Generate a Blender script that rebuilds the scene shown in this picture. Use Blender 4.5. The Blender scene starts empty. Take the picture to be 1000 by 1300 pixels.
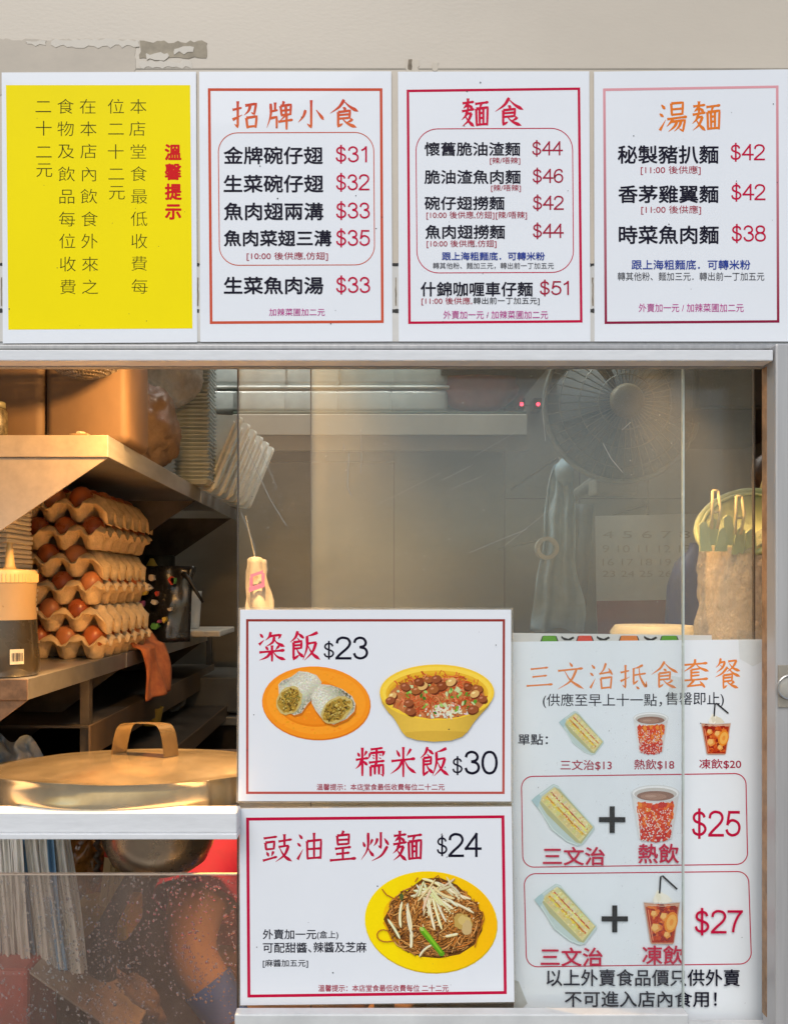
import bpy, bmesh, math, random
from mathutils import Vector, Matrix, noise
random.seed(7)
R = math.radians
S = bpy.context.scene
C = S.collection
PI = math.pi

# ------------------------------------------------------------------ camera, sky, sun, exposure
K = 0.000865          # metres per photo pixel on the shop front (an A4 sheet is 343 px wide)
D = 0.94              # camera distance to the shop front
VX, VY = 470, 745     # vanishing point in photo pixels
CX, CZ = (VX - 500) * K, 1.6
cam = bpy.data.cameras.new('camera')
camo = bpy.data.objects.new('camera', cam); C.objects.link(camo); S.camera = camo
camo.location = (CX, -D, CZ); camo.rotation_euler = (R(90), 0, 0)
cam.sensor_fit = 'AUTO'; cam.sensor_width = 36
cam.lens = 36 * D / (1300 * K)
cam.shift_x = (500 - VX) / 1300; cam.shift_y = (VY - 650) / 1300
cam.clip_start = 0.02; cam.clip_end = 500

w = bpy.data.worlds.new('World'); S.world = w; w.use_nodes = True
nt = w.node_tree
sky = nt.nodes.new('ShaderNodeTexSky'); sky.sky_type = 'NISHITA'; sky.sun_disc = False
sky.sun_elevation = R(48); sky.sun_rotation = R(195); sky.air_density = 1.3; sky.dust_density = 1.5; sky.ozone_density = 1.0
bg = nt.nodes['Background']; bg.inputs[1].default_value = 0.10
nt.links.new(sky.outputs[0], bg.inputs[0])
sun = bpy.data.lights.new('sun', 'SUN'); sun.energy = 1.2; sun.angle = R(40); sun.color = (1, .97, .93)
suno = bpy.data.objects.new('sun', sun); C.objects.link(suno)
suno.rotation_euler = Vector((0.26, .97, -1.1)).to_track_quat('-Z', 'Y').to_euler()
S.view_settings.view_transform = 'Standard'; S.view_settings.look = 'None'
S.view_settings.gamma = 1; S.view_settings.exposure = 0.48
S.cycles.transparent_max_bounces = 24; S.cycles.max_bounces = 10; S.cycles.diffuse_bounces = 4
S.cycles.use_denoising = True

# ------------------------------------------------------------------ helpers
def P(px, py, d=0.0):
    """the point at depth d behind the shop front that lies on photo pixel (px, py)"""
    f = K * (D + d) / D
    return Vector((CX + (px - VX) * f, d, CZ + (VY - py) * f))

def srgb(r, g, b):
    f = lambda c: ((c / 255 + .055) / 1.055) ** 2.4 if c > 10 else c / 255 / 12.92
    return (f(r), f(g), f(b))

MATS = {}
def mat(name, col, rough=.5, metal=0., var=.12, scale=25., bump=0., stretch=(1, 1, 1), rvar=.12, trans=0., ior=1.45,
        coat=0., sss=0., col2=None, emit=None, bscale=None, alpha=None):
    if name in MATS: return MATS[name]
    m = bpy.data.materials.new(name); m.use_nodes = True; MATS[name] = m
    t = m.node_tree; p = t.nodes['Principled BSDF']
    N = t.nodes.new; L = t.links.new
    tc = N('ShaderNodeTexCoord'); mp = N('ShaderNodeMapping'); mp.inputs['Scale'].default_value = stretch
    L(tc.outputs['Object'], mp.inputs[0])
    n = N('ShaderNodeTexNoise'); n.inputs['Scale'].default_value = scale; n.inputs['Detail'].default_value = 6
    n.inputs['Roughness'].default_value = .62
    L(mp.outputs[0], n.inputs['Vector'])
    c2 = col2 or tuple(c * (1 - var * 2) for c in col)
    r = N('ShaderNodeValToRGB'); r.color_ramp.elements[0].position = .32; r.color_ramp.elements[1].position = .68
    r.color_ramp.elements[0].color = (*c2, 1); r.color_ramp.elements[1].color = (*col, 1)
    L(n.outputs[0], r.inputs[0]); L(r.outputs[0], p.inputs['Base Color'])
    mr = N('ShaderNodeMapRange'); mr.inputs['To Min'].default_value = max(.03, rough - rvar); mr.inputs['To Max'].default_value = min(1, rough + rvar)
    L(n.outputs[0], mr.inputs[0]); L(mr.outputs[0], p.inputs['Roughness'])
    p.inputs['Metallic'].default_value = metal; p.inputs['IOR'].default_value = ior
    p.inputs['Transmission Weight'].default_value = trans; p.inputs['Coat Weight'].default_value = coat
    if sss: p.inputs['Subsurface Weight'].default_value = sss; p.inputs['Subsurface Radius'].default_value = (.01, .006, .003)
    if bump:
        b = N('ShaderNodeBump'); b.inputs['Strength'].default_value = bump; b.inputs['Distance'].default_value = .002
        if bscale:
            n2 = N('ShaderNodeTexNoise'); n2.inputs['Scale'].default_value = bscale; n2.inputs['Detail'].default_value = 5
            L(mp.outputs[0], n2.inputs['Vector']); L(n2.outputs[0], b.inputs['Height'])
        else: L(n.outputs[0], b.inputs['Height'])
        L(b.outputs[0], p.inputs['Normal'])
    if emit: p.inputs['Emission Color'].default_value = (*emit[0], 1); p.inputs['Emission Strength'].default_value = emit[1]
    if alpha is not None: p.inputs['Alpha'].default_value = alpha
    return m

def ink(name, r, g, b, col2=None):
    """printing ink; col2 = second ink colour of a printed vertical gradient (top colour second)"""
    if name in MATS: return MATS[name]
    c = srgb(r, g, b)
    m = mat(name, c, .55, var=.02, scale=300); m.node_tree.nodes['Principled BSDF'].inputs['Specular IOR Level'].default_value = .12
    if col2:
        t = m.node_tree; p = t.nodes['Principled BSDF']
        tc = t.nodes.new('ShaderNodeTexCoord'); sp = t.nodes.new('ShaderNodeSeparateXYZ'); rp = t.nodes.new('ShaderNodeValToRGB')
        t.links.new(tc.outputs['Generated'], sp.inputs[0]); t.links.new(sp.outputs['Z'], rp.inputs[0])
        rp.color_ramp.elements[0].color = (*c, 1); rp.color_ramp.elements[1].color = (*srgb(*col2), 1)
        t.links.new(rp.outputs[0], p.inputs['Base Color'])
    return m

def film(name, tint, dust, haze_lo, haze_hi, scale=6., gloss=.9, spec=.03, speck=0., streak=None, grough=.03, ior=1.45, crinkle=0.):
    """thin clear sheet (glass pane, plastic film) with a film of dust or moisture on it"""
    m = bpy.data.materials.new(name); m.use_nodes = True; MATS[name] = m
    t = m.node_tree; N = t.nodes.new; L = t.links.new
    t.nodes.remove(t.nodes['Principled BSDF']); out = t.nodes['Material Output']
    tr = N('ShaderNodeBsdfTransparent'); tr.inputs[0].default_value = (*tint, 1)
    gl = N('ShaderNodeBsdfGlossy'); gl.inputs['Roughness'].default_value = grough; gl.inputs[0].default_value = (gloss,) * 3 + (1,)
    fr = N('ShaderNodeFresnel'); fr.inputs[0].default_value = ior
    ge = N('ShaderNodeNewGeometry'); ff = N('ShaderNodeMath'); ff.operation = 'SUBTRACT'; ff.inputs[0].default_value = 1
    L(ge.outputs['Backfacing'], ff.inputs[1])
    fm = N('ShaderNodeMath'); fm.operation = 'MULTIPLY'; L(fr.outputs[0], fm.inputs[0]); L(ff.outputs[0], fm.inputs[1])
    m1 = N('ShaderNodeMixShader'); L(fm.outputs[0], m1.inputs[0]); L(tr.outputs[0], m1.inputs[1]); L(gl.outputs[0], m1.inputs[2])
    df = N('ShaderNodeBsdfDiffuse'); df.inputs[0].default_value = (*dust, 1)
    tl = N('ShaderNodeBsdfTranslucent'); tl.inputs[0].default_value = (*dust, 1)
    dd = N('ShaderNodeMixShader'); dd.inputs[0].default_value = .4; L(df.outputs[0], dd.inputs[1]); L(tl.outputs[0], dd.inputs[2])
    tc = N('ShaderNodeTexCoord'); mp = N('ShaderNodeMapping')
    mp.inputs['Scale'].default_value = streak or (1, 1, 1); L(tc.outputs['Object'], mp.inputs[0])
    n = N('ShaderNodeTexNoise'); n.inputs['Scale'].default_value = scale; n.inputs['Detail'].default_value = 8; n.inputs['Roughness'].default_value = .65
    L(mp.outputs[0], n.inputs['Vector'])
    mr = N('ShaderNodeMapRange'); mr.inputs['From Min'].default_value = .3; mr.inputs['From Max'].default_value = .7
    mr.inputs['To Min'].default_value = haze_lo; mr.inputs['To Max'].default_value = haze_hi
    L(n.outputs[0], mr.inputs[0]); fac = mr.outputs[0]
    if speck:
        v = N('ShaderNodeTexVoronoi'); v.inputs['Scale'].default_value = 260; L(tc.outputs['Object'], v.inputs['Vector'])
        n3 = N('ShaderNodeTexNoise'); n3.inputs['Scale'].default_value = 90; L(tc.outputs['Object'], n3.inputs['Vector'])
        lt = N('ShaderNodeMath'); lt.operation = 'LESS_THAN'; lt.inputs[1].default_value = .11; L(v.outputs['Distance'], lt.inputs[0])
        gt = N('ShaderNodeMath'); gt.operation = 'GREATER_THAN'; gt.inputs[1].default_value = .58; L(n3.outputs[0], gt.inputs[0])
        a = N('ShaderNodeMath'); a.operation = 'MULTIPLY'; L(lt.outputs[0], a.inputs[0]); L(gt.outputs[0], a.inputs[1])
        b = N('ShaderNodeMath'); b.operation = 'MULTIPLY_ADD'; b.inputs[1].default_value = speck; L(a.outputs[0], b.inputs[0]); L(fac, b.inputs[2])
        fac = b.outputs[0]
    if crinkle:
        vn = N('ShaderNodeTexVoronoi'); vn.inputs['Scale'].default_value = 55; vn.feature = 'F1'; nd = N('ShaderNodeTexNoise'); nd.inputs['Scale'].default_value = 45
        ad = N('ShaderNodeVectorMath'); ad.operation = 'MULTIPLY_ADD'; ad.inputs[1].default_value = (.03, .03, .03); L(nd.outputs['Color'], ad.inputs[0]); L(tc.outputs['Object'], ad.inputs[2]); L(ad.outputs[0], vn.inputs['Vector'])
        bp_ = N('ShaderNodeBump'); bp_.inputs['Strength'].default_value = crinkle; bp_.inputs['Distance'].default_value = .006; L(vn.outputs['Distance'], bp_.inputs['Height'])
        for nn in (gl, df, fr): L(bp_.outputs[0], nn.inputs['Normal'])
    m2 = N('ShaderNodeMixShader'); L(fac, m2.inputs[0]); L(m1.outputs[0], m2.inputs[1]); L(dd.outputs[0], m2.inputs[2])
    L(m2.outputs[0], out.inputs[0])
    return m

def tag(o, label=None, cat=None, group=None, kind=None):
    if label: o['label'] = label
    if cat: o['category'] = cat
    if group: o['group'] = group
    if kind: o['kind'] = kind
    return o
def empty(name, loc, label, cat, group=None, rot=(0, 0, 0)):
    o = bpy.data.objects.new(name, None); C.objects.link(o); o.location = loc; o.rotation_euler = rot
    o.empty_display_size = .03
    return tag(o, label, cat, group)
def children(o): return [c for c in bpy.data.objects if c.parent == o]
def copy_tree(o, parent=None):
    c = o.copy(); C.objects.link(c)
    if parent: c.parent = parent; c.matrix_parent_inverse = Matrix()
    for ch in list(o.children): copy_tree(ch, c)
    return c

class MB:
    def __init__(s): s.bm = bmesh.new(); s.mi = 0; s.n = 0
    def face(s, pts, mi=None):
        vs = [s.bm.verts.new(p) for p in pts]
        f = s.bm.faces.new(vs); f.material_index = s.mi if mi is None else mi
        return f
    def _mark(s, geom_faces):
        for f in geom_faces: f.material_index = s.mi
    def box(s, lo, hi, bev=0., seg=2):
        lo, hi = Vector(lo), Vector(hi)
        m = Matrix.Translation((lo + hi) / 2) @ Matrix.Diagonal((*(hi - lo), 1))
        r = bmesh.ops.create_cube(s.bm, size=1, matrix=m)
        fs = set(f for v in r['verts'] for f in v.link_faces); s._mark(fs)
        if bev:
            es = list(set(e for v in r['verts'] for e in v.link_edges))
            b = bmesh.ops.bevel(s.bm, geom=es, offset=bev, segments=seg, affect='EDGES', profile=.5)
            s._mark(b['faces'])
        return s
    def prism(s, pts, depth, axis=Vector((0, 1, 0))):
        """closed polygon (3D, planar) extruded along axis*depth"""
        n = len(pts); a = [s.bm.verts.new(p) for p in pts]; b = [s.bm.verts.new(Vector(p) + axis * depth) for p in pts]
        fs = [s.bm.faces.new(a), s.bm.faces.new(b[::-1])]
        for i in range(n): fs.append(s.bm.faces.new((a[i], b[i], b[(i + 1) % n], a[(i + 1) % n])))
        s._mark(fs); return s
    def tube(s, pts, r, sides=8, cap=True):
        pts = [Vector(p) for p in pts]; rings = []
        rr = r if isinstance(r, (list, tuple)) else [r] * len(pts)
        for i, p in enumerate(pts):
            t = (pts[min(i + 1, len(pts) - 1)] - pts[max(i - 1, 0)]).normalized()
            up = Vector((0, 0, 1)) if abs(t.z) < .9 else Vector((0, 1, 0))
            u = t.cross(up).normalized(); v = t.cross(u)
            rings.append([s.bm.verts.new(p + (u * math.cos(a) + v * math.sin(a)) * rr[i]) for a in [2 * PI * k / sides for k in range(sides)]])
        fs = []
        for a, b in zip(rings, rings[1:]):
            for k in range(sides): fs.append(s.bm.faces.new((a[k], a[(k + 1) % sides], b[(k + 1) % sides], b[k])))
        if cap: fs.append(s.bm.faces.new(rings[0][::-1])); fs.append(s.bm.faces.new(rings[-1]))
        s._mark(fs); return s
    def lathe(s, prof, c=(0, 0, 0), seg=40, sx=1, sy=1, m=None, close=False):
        c = Vector(c); rings = []
        for (r, z) in prof:
            ring = []
            for k in range(seg):
                a = 2 * PI * k / seg; p = Vector((r * math.cos(a) * sx, r * math.sin(a) * sy, z))
                if m: p = m @ p
                ring.append(s.bm.verts.new(p + c))
            rings.append(ring)
        fs = []
        for a, b in zip(rings, rings[1:]):
            for k in range(seg): fs.append(s.bm.faces.new((a[k], a[(k + 1) % seg], b[(k + 1) % seg], b[k])))
        if not close:
            fs.append(s.bm.faces.new(rings[0][::-1])); fs.append(s.bm.faces.new(rings[-1]))
        s._mark(fs); return s
    def grid(s, fn, nu, nv, thick=0.):
        vs = [[s.bm.verts.new(fn(i / nu, j / nv)) for j in range(nv + 1)] for i in range(nu + 1)]
        fs = []
        for i in range(nu):
            for j in range(nv): fs.append(s.bm.faces.new((vs[i][j], vs[i + 1][j], vs[i + 1][j + 1], vs[i][j + 1])))
        s._mark(fs)
        if thick:
            s.bm.normal_update()
            bmesh.ops.solidify(s.bm, geom=fs, thickness=thick)
        return s
    def blob(s, c, r, seg=16, rings=10, nz=0., nf=3., m=None):
        c = Vector(c); r = Vector(r) if not isinstance(r, (int, float)) else Vector((r, r, r))
        q = bmesh.ops.create_uvsphere(s.bm, u_segments=seg, v_segments=rings, radius=1)
        sd = Vector((random.random() * 9, random.random() * 9, random.random() * 9))
        for v in q['verts']:
            k = 1 + nz * noise.noise(v.co * nf + sd)
            p = Vector((v.co.x * r.x, v.co.y * r.y, v.co.z * r.z)) * k
            if m: p = m @ p
            v.co = p + c
        s._mark(set(f for v in q['verts'] for f in v.link_faces)); return s
    def build(s, name, mats, parent=None, smooth=False, auto=None, off=None):
        me = bpy.data.meshes.new(name)
        bmesh.ops.recalc_face_normals(s.bm, faces=s.bm.faces[:])
        s.bm.to_mesh(me); s.bm.free()
        for m in (mats if isinstance(mats, (list, tuple)) else [mats]): me.materials.append(m)
        if smooth: me.polygons.foreach_set('use_smooth', [True] * len(me.polygons))
        if auto: me.set_sharp_from_angle(angle=R(auto))
        o = bpy.data.objects.new(name, me); C.objects.link(o)
        if parent:
            o.parent = parent
            if off is None: # geometry was given in world coordinates: bring it into the parent's frame
                me.transform(world_of(parent).inverted())
        return o
def world_of(o):
    m = o.matrix_basis.copy()
    return world_of(o.parent) @ m if o.parent else m
def centre_origin(o):
    """move a top-level mesh's origin to the middle of its base"""
    b = [v.co for v in o.data.vertices]
    c = Vector(((min(v.x for v in b) + max(v.x for v in b)) / 2, (min(v.y for v in b) + max(v.y for v in b)) / 2, min(v.z for v in b)))
    o.data.transform(Matrix.Translation(-c)); o.location = c
    return o

# ------------------------------------------------------------------ materials of the place
M_cream = mat('cream_paint', (.615, .535, .43), .36, var=.06, scale=2.2, bump=.07, stretch=(1.2, 1, 2.6), bscale=120)
M_creamw = mat('pale_band', (.66, .63, .58), .4, var=.09, scale=14)
M_alu = mat('white_aluminium', (.74, .74, .74), .34, var=.05, scale=40, stretch=(1, 1, 6))
M_alug = mat('grey_aluminium', (.42, .41, .40), .36, .35, var=.1, scale=30, stretch=(6, 1, .5))
M_steel = mat('stainless', (.56, .54, .51), .34, .85, var=.12, scale=18, rvar=.14)
M_steelb = mat('brushed_stainless', (.50, .48, .45), .42, .7, var=.14, scale=10, stretch=(1, 1, 5), rvar=.1)
M_shelf = mat('shelf_steel', (.60, .56, .50), .46, .35, var=.12, scale=30, bump=.05)
M_dark = mat('greasy_steel', (.10, .085, .07), .5, .5, var=.3, scale=14)
M_rust = mat('rusty_steel', (.22, .13, .07), .6, .3, var=.3, scale=40)
M_wallc = mat('kitchen_cladding', (.32, .30, .265), .36, .45, var=.10, scale=4, stretch=(1, 1, 3))
M_paper = mat('sign_paper', (.80, .815, .84), .36, var=.015, scale=6, bump=.04, bscale=30, coat=.15)
for m_ in (M_paper,): m_.node_tree.nodes['Principled BSDF'].inputs['Specular IOR Level'].default_value = .3
M_sleeve = film('clear_sleeve', (.92, .92, .90), (.7, .68, .62), .10, .30, 30)
M_yel = mat('yellow_print', srgb(252, 229, 0), .5, var=.03, scale=5, bump=.04, bscale=30)
M_yel.node_tree.nodes['Principled BSDF'].inputs['Specular IOR Level'].default_value = .1
M_glass = film('window_glass', (.98, .99, .99), (.55, .56, .53), .008, .055, 5, speck=.3)
M_glassb = film('hazy_window_glass', (.95, .965, .95), (.50, .51, .465), .075, .20, 3.2, speck=.3)
M_wet = film('steamed_glass', (.95, .92, .89), (.52, .40, .32), .07, .22, 5, speck=.1, streak=(2.2, 1, .5))
M_clear = film('clear_plastic', (.88, .90, .89), (.75, .78, .77), .10, .28, 20, grough=.12)
M_bagfilm = film('bag_film', (.95, .93, .90), (.90, .86, .80), 0.20, .58, 30, grough=.12, ior=1.7, crinkle=.9)

# ------------------------------------------------------------------ setting: pavement, shop front, kitchen shell
XL, XR, YB, ZC = -1.0, .95, 1.72, 2.75
MB().box((-30, -40, -.2), (30, .2, 0)).build('pavement', mat('pavement_stone', (.26, .25, .24), .8, var=.15, scale=9))['kind'] = 'structure'
MB().box((XL - .1, .2, -.2), (XR + .1, YB + .1, -.004)).build('kitchen_floor', mat('floor_tile', (.18, .13, .11), .6, var=.2, scale=9))['kind'] = 'structure'

front = empty('shopfront_wall', (0, 0, 0), 'cream painted metal shopfront wall above and around the serving window', 'wall')
zt, zb = P(0, 443).z, P(0, 1290).z
z337 = P(0, 337).z
MB().box((-2.2, 0, z337), (2.2, .012, 2.9), .001).build('fascia', M_cream, front)
MB().box((-2.2, -.0012, P(0, 434).z), (2.2, .012, z337 - .0004)).build('fascia_band', M_creamw, front)
MB().box((-2.2, 0, zt - .02), (2.2, .009, P(0, 434).z - .0004)).build('lintel', M_alug, front)
MB().box((-2.2, .0, 0), (2.2, .05, zb - .05), .001).build('lower_panel', M_steelb, front)
MB().box((-2.2, .0, zb - .05), (-.95, .08, zt - .02)).build('jamb_panel', M_cream, front)
MB().box((P(1062, 0).x, .0, zb - .05), (2.2, .08, zt - .02)).build('jamb_panel', M_cream, front)

def ragged(cx0, cy0, cx1, cy1, n=40, amp=4, seed=1):
    rnd = random.Random(seed); pts = []
    for (xa, ya, xb, yb) in ((cx0, cy0, cx1, cy0), (cx1, cy0, cx1, cy1), (cx1, cy1, cx0, cy1), (cx0, cy1, cx0, cy0)):
        m = max(3, int(n * math.hypot(xb - xa, yb - ya) / 200))
        for i in range(m):
            t = i / m; pts.append((xa + (xb - xa) * t + rnd.uniform(-amp, amp) * .6, ya + (yb - ya) * t + rnd.uniform(-amp, amp)))
    return pts
M_bare = mat('bare_patch', (.54, .465, .37), .55, var=.07, scale=22, stretch=(1, 1, 2))
M_scrape = mat('old_glue', (.43, .36, .26), .7, var=.22, scale=40, bump=.3)
M_flake = mat('paint_flake', (.635, .57, .475), .5, var=.05, scale=40)
def patch(name, pts, m, d):
    b = MB(); b.prism([P(x, y, d) for x, y in pts], .0006); return b.build(name, m, front)
patch('paint_patch', ragged(-40, 50, 172, 120, 50, 1.5, 3), M_bare, -.0005)
patch('glue_scrape', ragged(178, 53, 262, 74, 40, 2.2, 4), M_scrape, -.0005)
patch('paint_flake', ragged(34, 51, 58, 57, 40, 2, 5), M_flake, -.0009)
patch('paint_flake', ragged(66, 50, 176, 59, 40, 2.4, 6), M_flake, -.0009)
patch('paint_flake', ragged(222, 60, 246, 67, 40, 2.6, 8), M_flake, -.0009)
patch('paint_flake', ragged(186, 68, 214, 75, 40, 2.4, 9), M_flake, -.0009)
patch('paint_flake', ragged(178, 78, 244, 86, 50, 2.0, 10), M_flake, -.0005)
M_stain = mat('faint_stain', (.60, .52, .41), .45, var=.05, scale=30)
for (x0, y0, x1, y1, am, sd) in ((515, 76, 531, 92, 2.5, 41), (548, 80, 556, 90, 1.5, 42)):
    patch('stain', ragged(x0, y0, x1, y1, 60, am, sd), M_stain, -.0005)
b = MB(); b.box((P(172, 0).x, -.0003, P(0, 88.5).z), (2.2, .001, P(0, 86.5).z)); b.build('seam', mat('fascia_seam', (.40, .35, .28), .6), front)
M_grime = mat('black_grime', (.06, .055, .05), .8, var=.3, scale=80)
M_brown = mat('brown_grime', (.34, .27, .19), .8, var=.3, scale=80)
for x0, x1 in ((-1, 4), (248, 253), (497, 506), (748.5, 754)):
    patch('grime_mark', ragged(x0, 334, x1, 337.5, 40, .8, int(x0 + 50)), M_grime, -.0016)
    patch('grime_mark', ragged(x0, 392, x1, 397, 40, .8, int(x0 + 90)), M_grime, -.0016)
    patch('grime_streak', ragged((x0 + x1) / 2, 352, (x0 + x1) / 2 + 1.6, 388, 40, .6, int(x0 + 20)), M_brown, -.0016)
for x0, y0, ln in ((518, 75, 13), (560, 12, 0)):
    if ln: patch('grime_streak', ragged(x0, y0, x0 + 5, y0 + ln, 40, 1.2, 77), M_brown, -.0006)

frame = empty('window_frame', (0, 0, P(0, 455).z), 'white aluminium sliding window frame around the serving hatch', 'window frame')
xl = -.94
rail = MB().box((xl, -.022, P(0, 458, -.022).z), (P(981, 0, -.022).x, .009, P(0, 444, -.022).z), .0012)
rail.build('top_rail', M_alu, frame)
MB().box((xl, -.010, P(0, 443.6, -.010).z), (P(1060, 0).x, .0, P(0, 437, -.01).z), .0015).build('shaded_groove', M_alug, frame)  # channel above the rail, its shadow line put into the darker grey
MB().box((P(984, 0, -.024).x, -.024, zb - .05), (P(1062, 0).x, .008, P(0, 436, -.024).z), .002).build('side_post', mat('post_alu', (.50, .48, .465), .4, .3, var=.08, scale=12, stretch=(8, 1, .3)), frame)
MB().box((P(978.5, 0, -.004).x, -.004, zb), (P(984, 0, -.024).x - .0005, .008, P(0, 459, -.022).z), .001).build('post_lip', mat('rusty_lip', (.46, .27, .14), .55, .1, var=.25, scale=60), frame)
MB().box((xl, -.012, P(0, 1058, -.012).z), (P(301, 0, -.012).x, .016, P(0, 1031, -.012).z), .0018).build('transom', M_alu, frame)
MB().box((xl, -.0145, P(0, 1066, -.0145).z), (P(301, 0, -.0145).x, .014, P(0, 1058.6, -.0145).z), .001).build('transom_lip', M_alu, frame)
M_sill = mat('sill_alu', (.70, .70, .68), .4, .1, var=.08, scale=20)
MB().box((P(300, 0).x, -.012, P(0, 1335).z), (P(874, 0, -.012).x, .004, P(0, 1288, -.012).z), .0015).build('sill', M_sill, frame)
MB().box((P(874.6, 0).x, .0, P(0, 1335).z), (P(984, 0).x, .02, P(0, 1306).z), .001).build('sill', M_sill, frame)
MB().box((xl, .004, P(0, 1356).z), (P(299.6, 0).x, .03, P(0, 1340).z), .001).build('sill', M_sill, frame)
for x, y in ((175, 1040), (160, 1060), (108, 1063), (194, 1064), (300 - 192, 1048)):
    pass

def pane(x0, y0, x1, y1, d, m, label, th=.004, nm='sliding_window'):
    o = empty(nm, P((x0 + x1) / 2, y1, d), label, 'glass pane')
    a, b = P(x0, y1, d), P(x1, y0, d)
    MB().box((a.x, d, a.z), (b.x, d + th, b.z)).build('glass', m, o)
    return o
pa = pane(302.5, 456, 867, 1300, .019, M_glass, 'front sliding glass pane with scratches behind the two rice and noodle posters')
pb = pane(395, 456, 956.5, 1296, .046, M_glassb, 'rear sliding glass pane behind the sandwich poster, nearest the right post')
pc = pane(-620, 1110, 300.5, 1324, .012, M_wet, 'steamy low glass panel covered in water drops under the pot', nm='splash_guard')
M_edge = mat('pane_edge', (.10, .075, .055), .5, var=.2, scale=60)
M_edgel = mat('pane_edge_light', (.58, .64, .58), .25, var=.1, scale=60)
def vbar(parent, x, y0, y1, d, wpx, m, name='edge_strip'):
    a, b = P(x - wpx / 2, y1, d), P(x + wpx / 2, y0, d)
    MB().box((a.x, d - .0006, a.z), (b.x, d + .0046, b.z)).build(name, m, parent)
vbar(pa, 302, 456, 1284, .019, 1.6, M_edge); vbar(pa, 867.2, 456, 1284, .019, 1.6, M_edgel)
vbar(pb, 394.6, 456, 1296, .046, 1.3, M_edge); vbar(pb, 957, 456, 1296, .046, 1.4, M_edge)
a, b = P(-620, 1111, .012), P(300.5, 1109.4, .012)
MB().box((a.x, .0115, a.z), (b.x, .0165, b.z)).build('edge_strip', mat('wet_edge', (.55, .43, .33), .3, var=.1, scale=60), pc)
# scratches and dried runs on the front pane
M_scr = mat('scratch', (.34, .335, .30), .6, var=.1, scale=200)
def scratch(par, d, pts, wpx, name='scratch'):
    b = MB()
    for (x0, y0), (x1, y1) in zip(pts, pts[1:]):
        L = math.hypot(x1 - x0, y1 - y0) or 1; nx, ny = -(y1 - y0) / L * wpx / 2, (x1 - x0) / L * wpx / 2
        b.face([P(x0 + nx, y0 + ny, d), P(x1 + nx, y1 + ny, d), P(x1 - nx, y1 - ny, d), P(x0 - nx, y0 - ny, d)])
    return b.build(name, M_scr, par)
rnd = random.Random(5)
for pts, wd in (([(443, 575), (441, 618), (446, 630)], 1.2), ([(458, 545), (459, 580), (458, 602)], .9), ([(436, 560), (437, 575)], .8),
                ([(595, 702), (640, 683), (668, 672)], .7), ([(560, 610), (600, 590)], .5), ([(570, 622), (612, 604)], .4), ([(310, 562), (343, 634), (364, 668)], 1.0),
                ([(324, 556), (352, 620)], .7), ([(306, 650), (323, 692), (324, 706)], .9), ([(640, 693), (700, 645)], .5),
                ([(765, 563), (775, 582), (790, 600)], 1.4), ([(695, 500), (712, 478), (730, 462)], 1.2), ([(692, 560), (688, 520), (694, 490)], 1.0),
                ([(789, 546), (800, 536)], 1.2), ([(600, 580), (655, 548)], .4), ([(480, 640), (560, 600)], .35)):
    scratch(pa, .0185, pts, wd * .72)
# soap-smear bands and dust spots on the front pane
b = MB()
for i in range(260):
    x, y = rnd.uniform(306, 860), rnd.uniform(462, 770)
    if i < 110: x, y = rnd.gauss(330, 22), rnd.gauss(640, 45)
    if not (304 < x < 864): continue
    r = rnd.choice((.35, .45, .55, .9)); n = 5
    b.face([P(x + r * math.cos(2 * PI * k / n) * rnd.uniform(.6, 1.3), y + r * math.sin(2 * PI * k / n) * rnd.uniform(.6, 1.3), .0186) for k in range(n)])
tag(b.build('dust_spot', M_scr, pa), kind='stuff')
# drops of water on the low panel
M_drop = mat('water_drop', (.86, .85, .84), .08, trans=.93, ior=1.33, var=0, rvar=0)
b = MB()
for i in range(2600):
    x = rnd.uniform(-40, 299); y = 1112 + 200 * rnd.random() ** (1.15 if i % 2 else .8)
    if noise.noise(Vector((x * .02, y * .012, 5))) + .5 * noise.noise(Vector((x * .07, y * .03, 1))) < rnd.uniform(-.75, .15): continue
    r = rnd.choice((.7, .8, .9, 1.1, 1.4, 1.9)) * .00085
    if i % 50 == 0: r *= 1.8
    p = P(x, y, .0118)
    nv = 7; ring = []
    top = b.bm.verts.new(p + Vector((0, -r * .55, 0)))
    ang = [2 * PI * k / nv for k in range(nv)]
    r1 = [b.bm.verts.new(p + Vector((math.cos(a) * r * .62, -r * .42, math.sin(a) * r * .75))) for a in ang]
    r2 = [b.bm.verts.new(p + Vector((math.cos(a) * r, 0, math.sin(a) * r * 1.2 - r * .2))) for a in ang]
    for k in range(nv):
        b.bm.faces.new((top, r1[k], r1[(k + 1) % nv])); b.bm.faces.new((r1[k], r2[k], r2[(k + 1) % nv], r1[(k + 1) % nv]))
tag(b.build('water_drop', M_drop, pc, smooth=True), kind='stuff')

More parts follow.
